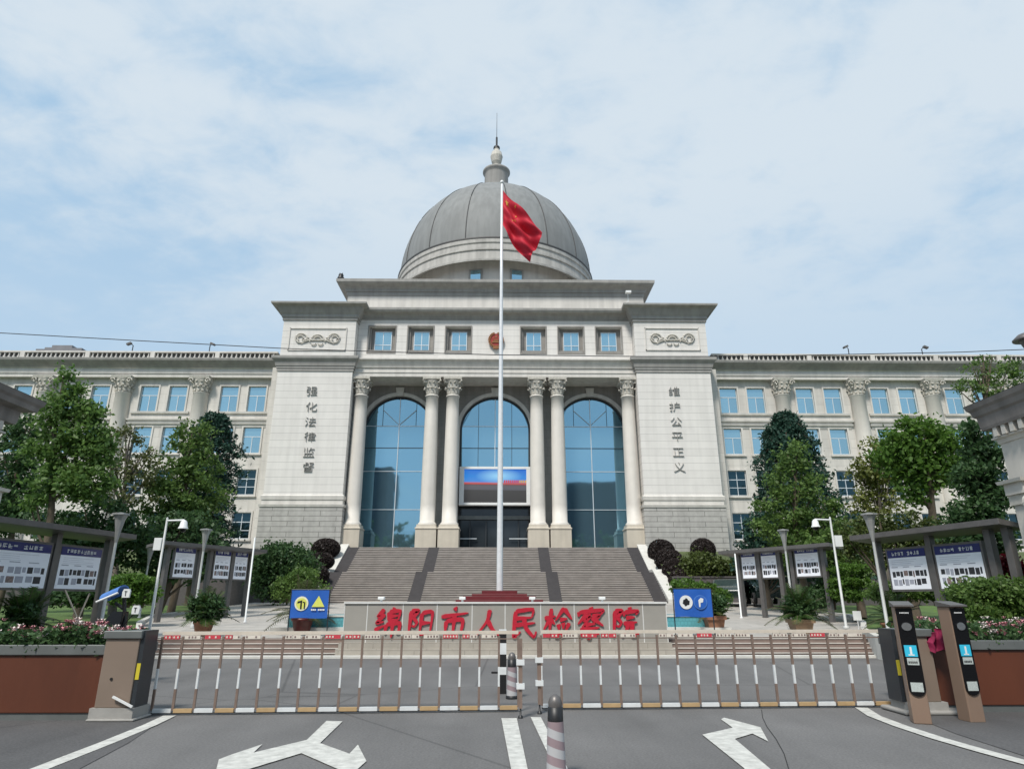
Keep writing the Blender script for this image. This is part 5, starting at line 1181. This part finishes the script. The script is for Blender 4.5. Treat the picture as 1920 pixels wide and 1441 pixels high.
nb_from(-60, 16.0, 205, 20.4, 3.42, .55, [(-40, 90), (103, 186)], 'large left notice board with two blue headed posters under a sloping canopy', [-58, 97, 198], 1, 1, 1.25, 2.35)
nb_from(290, 27, 474, 31.5, 3.75, .85, [(322, 364), (398, 431), (436, 463)], 'second left notice board with three small posters beside the tower', [311, 371, 392, 434, 468], 1, 2, 1.55, 2.75)
# on the right the boards run the other way (left end farther)
nb_from(1640, 20.6, 1905, 16.4, 3.42, .55, [(1667, 1745), (1757, 1852)], 'large right notice board with two blue headed posters near the gatehouse', [1650, 1751, 1866, 1902], 1, 3, 1.25, 2.35)
nb_from(1372, 31.5, 1565, 27, 3.70, .85, [(1391, 1420), (1428, 1460), (1492, 1540)], 'small right notice board with three posters in front of the cedar', [1386, 1424, 1463, 1486, 1546], 1, 4, 1.6, 2.75)

# ---------------------------------------------------------------- lamps and camera poles
def funnel_lamp(px, py, Y, label, pxb, group='funnel shaped garden lamps'):
    zt = Z(py, Y, px); x0 = X(px, py, Y); zg = zl(Y) - .05; t = thing('garden_lamp', label, 'lamp', (x0, Y, zg), group)
    h = zt - zg; m = LMB(); m.lathe(0, 0, [(.08, 0), (.08, .1), (.045, .14), (.035, h - .75), (.04, h - .7)], 12); m.build('pole', 'pole_grey', t)
    m = LMB(); m.lathe(0, 0, [(.04, h - .75), (.075, h - .45), (.13, h - .15), (.18, h - .02)], 8, smooth=False); m.build('lamp_shade', 'lamp_grey', t)
    m = LMB(); m.lathe(0, 0, [(.22, h - .02), (.22, h + .02), (.05, h + .05)], 8, smooth=False); m.build('cap', 'lamp_grey', t)
funnel_lamp(227, 964, 18.4, 'tall funnel lamp at the right end of the large left notice board', 0)
funnel_lamp(387, 993, 24.5, 'funnel lamp in front of the second left notice board', 0)
funnel_lamp(1629, 964, 18.6, 'tall funnel lamp at the left end of the large right notice board', 0)
funnel_lamp(1468, 994, 25, 'funnel lamp in front of the small right notice board', 0)
funnel_lamp(283, 1027, 30, 'small distant funnel lamp between the two left notice boards', 0)
def plain_pole(px, pyt, Y, label, r=.033):
    x0 = X(px, pyt, Y); zg = zl(Y); t = thing('metal_pole', label, 'pole', (x0, Y, zg), 'plain white poles'); h = Z(pyt, Y, px) - zg
    m = LMB(); m.lathe(0, 0, [(r * 1.8, 0), (r * 1.8, .05), (r, .06), (r, h), (r * .5, h + .02)], 10); m.build('shaft', 'white_paint', t)
plain_pole(478, 1008, 27, 'thin white pole at the right end of the second left notice board')
plain_pole(1378, 1038, 30, 'thin white pole at the left end of the small right notice board')
def cctv(px, pyt, Y, sgn, label):
    x0 = X(px, pyt, Y); zg = zl(Y); t = thing('camera_pole', label, 'camera pole', (x0, Y, zg), 'security camera poles'); h = Z(pyt, Y, px) - zg
    m = LMB(); m.lathe(0, 0, [(.10, 0), (.10, .06), (.045, .08), (.032, h), (.015, h + .03)], 12); m.build('pole', 'pole_grey', t)
    m = LMB(); m.tube([(0, 0, h - .08), (sgn * .55, 0, h - .06)], .03, 8); m.build('arm', 'white_paint', t)
    m = LMB(); m.lathe(sgn * .55, 0, [(.05, h - .06), (.1, h - .12), (.12, h - .26), (.15, h - .3), (.15, h - .33)], 12, 0); m.lathe(sgn * .55, 0, [(.1, h - .33), (.09, h - .4), (.04, h - .44)], 12, 1); m.build('dome_camera', ['white_paint', 'gloss_black'], t)
    m = LMB(); m.box(-.27 if sgn > 0 else .04, -.04 if sgn > 0 else .29, -.07, .07, h - 1.0, h - .62); m.build('junction_box', 'white_paint', t)
cctv(314, 971, 21.5, 1, 'white camera pole with its arm to the right on the left lawn')
cctv(1556, 970, 23.5, -1, 'white camera pole with its arm to the left on the right lawn')

# ---------------------------------------------------------------- blue banner signs
def banner(px0, px1, pyt, pyb, Y, label, which):
    x0, x1 = X(px0, 1130, Y), X(px1, 1130, Y); z0, z1 = Z(pyb, Y), Z(pyt, Y); zg = zpl(Y); cx = (x0 + x1) / 2; t = thing('banner_stand', label, 'banner', (cx, Y, zg), 'blue banners on metal stands')
    m = MB()
    for x in (x0 - .02, x1 + .02): m.tube([(x, Y, zg), (x, Y, z1 + .02)], .018, 6); m.tube([(x, Y - .22, zg + .02), (x, Y + .22, zg + .02)], .018, 6)
    m.tube([(x0 - .02, Y, z1 + .02), (x1 + .02, Y, z1 + .02)], .018, 6); m.build('frame', 'dark_frame', t)
    m = MB(); nx = 12; vs = []
    for i in range(nx + 1):
        for j in range(7):
            u, v = i / nx, j / 6; vs.append((x0 + (x1 - x0) * u, Y - .03 + .012 * math.sin(u * 9 + v * 2), z1 - (z1 - z0) * v + .01 * math.sin(u * 6.3) * v))
    m.add(vs, [(i * 7 + j, (i + 1) * 7 + j, (i + 1) * 7 + j + 1, i * 7 + j + 1) for i in range(nx) for j in range(6)], 0, True); cl_ = m.build('banner_cloth', 'banner_blue', t)
    m = MB(); h = z1 - z0; w_ = x1 - x0; y = Y - .05
    if which == 0:
        c = (x0 + .29 * w_, y, z0 + .52 * h); m.disc(c, .26 * h, .01, 26, 0); m.disc((c[0], y - .011, c[2]), .2 * h, .004, 24, 1)
        m.prism([(c[0] - .12, c[2] + .06), (c[0] + .02, c[2] + .1), (c[0] + .02, c[2] - .16), (c[0] - .03, c[2] - .16), (c[0] - .03, c[2] + .03), (c[0] - .12, c[2] + .0)], y - .02, y - .015, 2)
        m.prism([(c[0] + .04, c[2] + .06), (c[0] + .12, c[2] + .04), (c[0] + .12, c[2] - .15), (c[0] + .08, c[2] - .15), (c[0] + .08, c[2] + .02), (c[0] + .04, c[2] + .02)], y - .02, y - .015, 2)
        q = (x0 + .74 * w_, z0 + .4 * h); m.prism([(q[0] - .17 * w_, q[1]), (q[0] + .17 * w_, q[1]), (q[0], q[1] + .4 * h)], y - .01, y, 3)
        for k in range(8):
            if k not in (3,): m.box(q[0] - .18 * w_ + k * .046 * w_, q[0] - .18 * w_ + k * .046 * w_ + .035 * w_, y - .01, y, q[1] - .13 * h, q[1] - .07 * h, 4)
    else:
        c = (x0 + .31 * w_, y, z0 + .53 * h); m.disc(c, .25 * h, .01, 26, 4); m.prism([(c[0] + .13 * h * (1 + .18 * math.sin(k * 2.3)) * math.cos(k * math.pi / 8), c[2] + .13 * h * (1 + .2 * math.cos(k * 1.7)) * math.sin(k * math.pi / 8)) for k in range(16)], y - .016, y - .011, 2)
        c = (x0 + .69 * w_, y, z0 + .53 * h); m.disc(c, .26 * h, .006, 26, 5); m.disc((c[0], y - .007, c[2]), .23 * h, .004, 26, 6)
        m.prism([(c[0] - .05, c[2] - .14), (c[0] - .01, c[2] - .14), (c[0] + .0, c[2] - .02), (c[0] + .08, c[2] + .0), (c[0] + .1, c[2] + .1), (c[0] + .02, c[2] + .13), (c[0] - .06, c[2] + .06)], y - .02, y - .015, 4)
    m.build('logo', ['logo_cream', 'logo_yellow', 'black', 'logo_yellow', 'white_paint', 'blue_cover', 'banner_blue'], cl_)
banner(546, 616, 1106, 1158, 21.3, 'blue banner with a round badge and yellow triangle left of the sign wall', 0)
banner(1264, 1334, 1104, 1156, 21.3, 'blue banner with two round badges right of the sign wall', 1)

# ---------------------------------------------------------------- e-bike with canopy by the left planter
eb = thing('covered_scooter', 'black scooter with a blue rain canopy and white mirrors behind the left planter', 'scooter', (X(232, 1160, 13.4), 13.4, 0))
def PL(px, py, Y=13.4): v = P(px, py, Y); return v
m = MB(); a, b = Vector(PL(194, 1123)), Vector(PL(232, 1106)); d = (b - a).normalized(); nrm = Vector((0, 1, 0))
rg = []
for p in (a, a.lerp(b, .1), a.lerp(b, .6), b): rg.append([p + nrm * (.2 * math.cos(q)) * (1 if p != a else .7) + Vector((0, 0, .10 * math.sin(q))) for q in [math.pi * k / 10 for k in range(11)]] + [p + nrm * (.2 * math.cos(math.pi - math.pi * k / 10)) * (1 if p != a else .7) + Vector((0, 0, .10 * math.sin(math.pi * k / 10) - .03)) for k in range(11)])
m.loft(rg, 0, True, False); m.build('rain_canopy', 'blue_cover', eb)
m = MB(); m.tube([a + Vector((0, -.22, -.05)), b + Vector((.02, -.22, -.05))], .022, 6); m.build('canopy_edge', 'white_paint', eb)
m = MB(); m.tube([PL(233, 1120), PL(234, 1160), (PL(230, 1160)[0], 13.4, .3)], .035, 8); m.tube([PL(216, 1130), PL(234, 1142)], .03, 6); m.build('support_tube', 'black', eb)
m = MB(); x0 = PL(225, 1150)[0]
m.loft([[(x0 + dx, 13.4 + dy * .17, z) for dx, dy in ((-.35, -1), (.2, -1), (.2, 1), (-.35, 1))] for z in (.45, .75)] + [[(x0 + dx, 13.4 + dy * .14, 1.05) for dx, dy in ((-.25, -1), (.1, -1), (.1, 1), (-.25, 1))]] + [[(x0 + dx, 13.4 + dy * .08, 1.3) for dx, dy in ((-.1, -1), (.12, -1), (.12, 1), (-.1, 1))]])
m.loft([[(x0 + dx, 13.4 + dy * .15, z) for dx, dy in ((-.9, -1), (-.3, -1), (-.3, 1), (-.9, 1))] for z in (.5, .72, .82)]); m.build('body', 'gloss_black', eb)
for dx in (-.75, .35):
    m = MB(); ring = []
    for k in range(21):
        q = 2 * math.pi * k / 20; ring.append((x0 + dx + .2 * math.cos(q), 13.4, .24 + .2 * math.sin(q)))
    m.tube(ring, .04, 8); m.build('wheel', 'rubber', eb)
for (px, py, w_) in ((237, 1111, 9), (255, 1142, 9)):
    c = Vector(PL(px, py, 13.0)); m = MB(); s = w_ * 13 / 1300
    m.prism([(c.x + s * u, c.z + s * v) for u, v in ((-.7, -.9), (.75, -.9), (.85, .3), (.6, .8), (-.5, .8), (-.75, .2))], 12.98, 13.02, 0)
    m.cbox((c.x, 12.975, c.z - .01), (.012, .006, .08), 1); m.cbox((c.x, 12.975, c.z + .03), (.05, .006, .01), 1); m.tube([(c.x - .02, 13.03, c.z - .05), (x0 + .08, 13.35, 1.0)], .012, 5, 1)
    m.build('mirror', ['white_paint', 'black'], eb)

# ---------------------------------------------------------------- gatehouses
def gatehouse(sgn, label):
    k = 1
    if sgn > 0: xe, Ye = X(1806, 764, 16.0), 16.0; ze = Z(764, 16.0, 1806)
    else: xe, Ye = X(88, 755, 16.2), 16.2; ze = Z(755, 16.2, 88)
    OV = .42 if sgn > 0 else .6; xw, Yw = xe + sgn * OV, Ye - OV
    xo = xw + sgn * 7; yo = 10.8
    t = thing('gatehouse', label, 'gatehouse', (xw, Yw, 0), 'gatehouses flanking the entrance')
    a, b = sorted((xw, xo))
    zw = ze - 1.05
    m = MB(); m.box(a, b, yo + .55, Yw, 0, zw); m.build('wall', 'gatehouse_wall', t)
    m = MB(); m.rl(a, b, yo + .55, Yw, [(zw, .03), (zw + .1, .05), (zw + .12, .12), (zw + .16, .12)])
    q = yo + .5
    while q < Yw:
        xx = xw - sgn * .1; m.box(*sorted((xw, xw - sgn * .2)), q, q + .13, zw + .16, zw + .38); q += .27
    q = a
    while q < b: m.box(q, q + .13, Yw, Yw + .2, zw + .16, zw + .38); q += .27
    m.build('cornice_moulding', 'gatehouse_wall', t)
    m = MB(); m.rl(a, b, yo + .55, Yw, [(zw + .16, .06), (zw + .38, .06), (zw + .38, .22), (zw + .45, .24), (ze - .35, .26), (ze - .3, OV - .11), (ze - .18, OV - .08), (ze - .12, OV - .03), (ze - .02, OV), (ze, OV)]); m.build('eave', 'gatehouse_eave', t)
    m = MB(); ridge = ze + .85; aa, bb, y0, y1 = a - OV - .01, b + OV + .01, yo + .54 - OV, Yw + OV + .01
    cx0, cx1 = aa + 2.3, bb - 2.3; cy = (y0 + y1) / 2
    m.add([(aa, y0, ze + .003), (bb, y0, ze + .003), (bb, y1, ze + .003), (aa, y1, ze + .003), (cx0, cy, ridge), (cx1, cy, ridge)], [(0, 1, 5, 4), (1, 2, 5), (2, 3, 4, 5), (3, 0, 4)]); m.build('roof', 'roof_dark', t)
    # lower pilaster with scrolled capital
    yq = 14.6; zc = Z(938, yq, 1890) if sgn > 0 else Z(952, yq, 10)
    m = MB(); px0 = X(1926, 930, yq - .6) if sgn > 0 else X(-40, 940, yq - .6); c0, c1 = sorted((px0, px0 + sgn * 1.2))
    m.rl(c0, c1, yq - .55, yq, [(zc + .1, .0), (zc + .35, .0), (zc + .35, .08), (zc + .42, .1)]); m.box(c0 + .1, c1 - .1, yq - .5, yq - .05, 0, zc - .12); pil = m.build('pilaster', 'gatehouse_wall', t)
    m = MB(); m.box(c0 + .05, c1 - .05, yq - .6, yq, zc - .12, zc + .1)
    for s_ in (c0 + .05, c1 - .05):
        pts = []
        for q in range(16):
            an = q * .5; rr = .17 * (1 - q / 18); pts.append((s_ + rr * math.cos(an), yq - .6, zc - .12 + rr * math.sin(an)))
        m.tube(pts, .045, 6); m.disc((s_, yq - .58, zc - .12), .18, .1, 18)
    m.build('scroll_capital', 'carved_stone', pil)
gatehouse(1, 'pale gatehouse with a dentilled eave at the right edge')
gatehouse(-1, 'pale gatehouse with a dark dentilled eave at the left edge')
# street lamp head over the right gatehouse
t = thing('street_lamp', 'dark hooded lamp at the upper right edge above the gatehouse roof', 'street lamp', (X(1921, 640, 14), 14.0, 0))
m = MB(); x0 = X(1926, 640, 14); zt_ = Z(636, 14, 1915); m.tube([(x0, 14, 0), (x0, 14, zt_ - .05)], .05, 8); m.build('pole', 'board_metal', t)
m = MB(); m.lathe(x0 - .02, 14, [(.26, zt_ - .03), (.27, zt_), (.14, zt_ + .12), (.03, zt_ + .16)], 14); m.lathe(x0 - .02, 14, [(.08, zt_ - .2), (.14, zt_ - .03)], 10); m.build('lamp_hood', 'board_metal', t)

# ---------------------------------------------------------------- parked cars
def car(x, y, z, rz, label):
    t = thing('parked_car', label, 'car', (x, y, z), 'dark cars parked beside the garden', rz)
    prof = [(-2.2, .35), (-2.25, .75), (-2.1, .95), (-1.5, 1.02), (-.85, 1.42), (.55, 1.45), (1.2, 1.05), (2.05, .92), (2.25, .7), (2.2, .35)]
    m = LMB(); rings = []
    for yy, sc_ in ((-.88, .0), (-.84, 1), (.84, 1), (.88, 0)): rings.append([(px_, yy, pz if sc_ else .35 + (pz - .35) * .93) for px_, pz in prof])
    m.loft(rings); m.build('body', 'car_paint', t, bevel=.04)
    m = LMB(); 
    for s in (-1, 1): m.prism([(-1.4, 1.02), (-.82, 1.37), (.5, 1.4), (1.05, 1.06)], s * .90 - .01, s * .90 + .01)
    m.build('side_windows', 'glass_dark', t)
    for xx in (-1.4, 1.4):
        for s in (-1, 1):
            m = LMB(); m.lathe(0, 0, [(.2, -.1), (.33, -.1), (.33, .1), (.2, .1)], 20); m.v = [(a + xx, s * .84 + c_, .33 + b) for a, b, c_ in m.v]; w_ = m.build('wheel', 'rubber', t)
            m = LMB(); m.lathe(0, 0, [(.02, -.11), (.2, -.11), (.2, .11), (.02, .11)], 12); m.v = [(a + xx, s * .84 + c_, .33 + b) for a, b, c_ in m.v]; m.build('rim', 'chrome', w_)
    for s in (-1, 1): m = LMB(); m.cbox((2.18, s * .6, .72), (.12, .3, .14)); m.build('headlight', 'white_paint', t)
car(X(1372, 1115, 41.5), 41.5, 1.28, R(65), 'dark green parked car left of the small right notice board')
car(X(1440, 1118, 40.5), 41, 1.28, R(80), 'dark parked car seen beneath the posters of the small right notice board')

# ---------------------------------------------------------------- overhead cables
def cable(pts, Y, label, r):
    m = MB(); q = []
    for (px, py) in pts: q.append(P(px, py, Y))
    fine = []
    for i in range(len(q) - 1):
        for k in range(6): fine.append(Vector(q[i]).lerp(Vector(q[i + 1]), k / 6))
    fine.append(Vector(q[-1])); m.tube(fine, r, 5); return tag(m.build('overhead_cable', 'cable'), label, 'cable', 'cables crossing overhead')
cable([(-150, 612), (0, 624), (250, 638), (530, 653), (740, 660), (930, 665), (1170, 668), (1400, 668), (1600, 664), (1800, 660), (1920, 655), (2080, 648)], 22, 'thin black cable sagging across the whole facade', .016)

# ---------------------------------------------------------------- far things
t = thing('high_rise', 'distant grey stepped high-rise top above the left wing roof', 'building', (X(125, 660, 170), 170, 0))
m = MB()
for a, b, yt in ((66, 82, 654), (82, 95, 651), (95, 133, 647), (133, 152, 652), (152, 168, 658), (168, 190, 663)):
    m.box(X(a, 660, 170), X(b, 660, 170), 170, 182, 0, Z(yt, 170, 120))
m.build('tower_block', 'far_concrete', t)
m = MB()
for k in range(9): xk = X(94 + k * 4.2, 660, 169.9); m.box(xk, xk + .3, 169.8, 169.95, Z(664, 170, 120), Z(658, 170, 120))
m.build('window_row', 'white_paint', t)
# street behind the viewer (seen only mirrored in the glass)
t = thing('office_block', 'office block across the street mirrored in the tall arched glass', 'building', (10, -62, 0), 'buildings across the street')
m = MB()
for x0, x1, h, y0 in ((17, 30, 32, -62), (-47, -31.5, 36, -62), (30.2, 46, 28, -63), (-12, -5, 24, -90)): m.box(x0, x1, y0 - 14, y0, 0, h)
m.build('block_walls', 'dark_facade', t)
lt = thing('street_trees', 'row of street trees across the road mirrored in the glass', 'trees', (0, -32, 0)); lt['kind'] = 'stuff'
bl = [(x, -34 + random.uniform(-3, 3), random.uniform(7, 9), random.uniform(4, 6), 3, random.uniform(7, 9.5)) for x in range(-60, 61, 7)]
leaf_mesh('crown_mass', blob_points(bl, 16000, 1.6, 20, .3), .95, 'leaf_dark', lt)
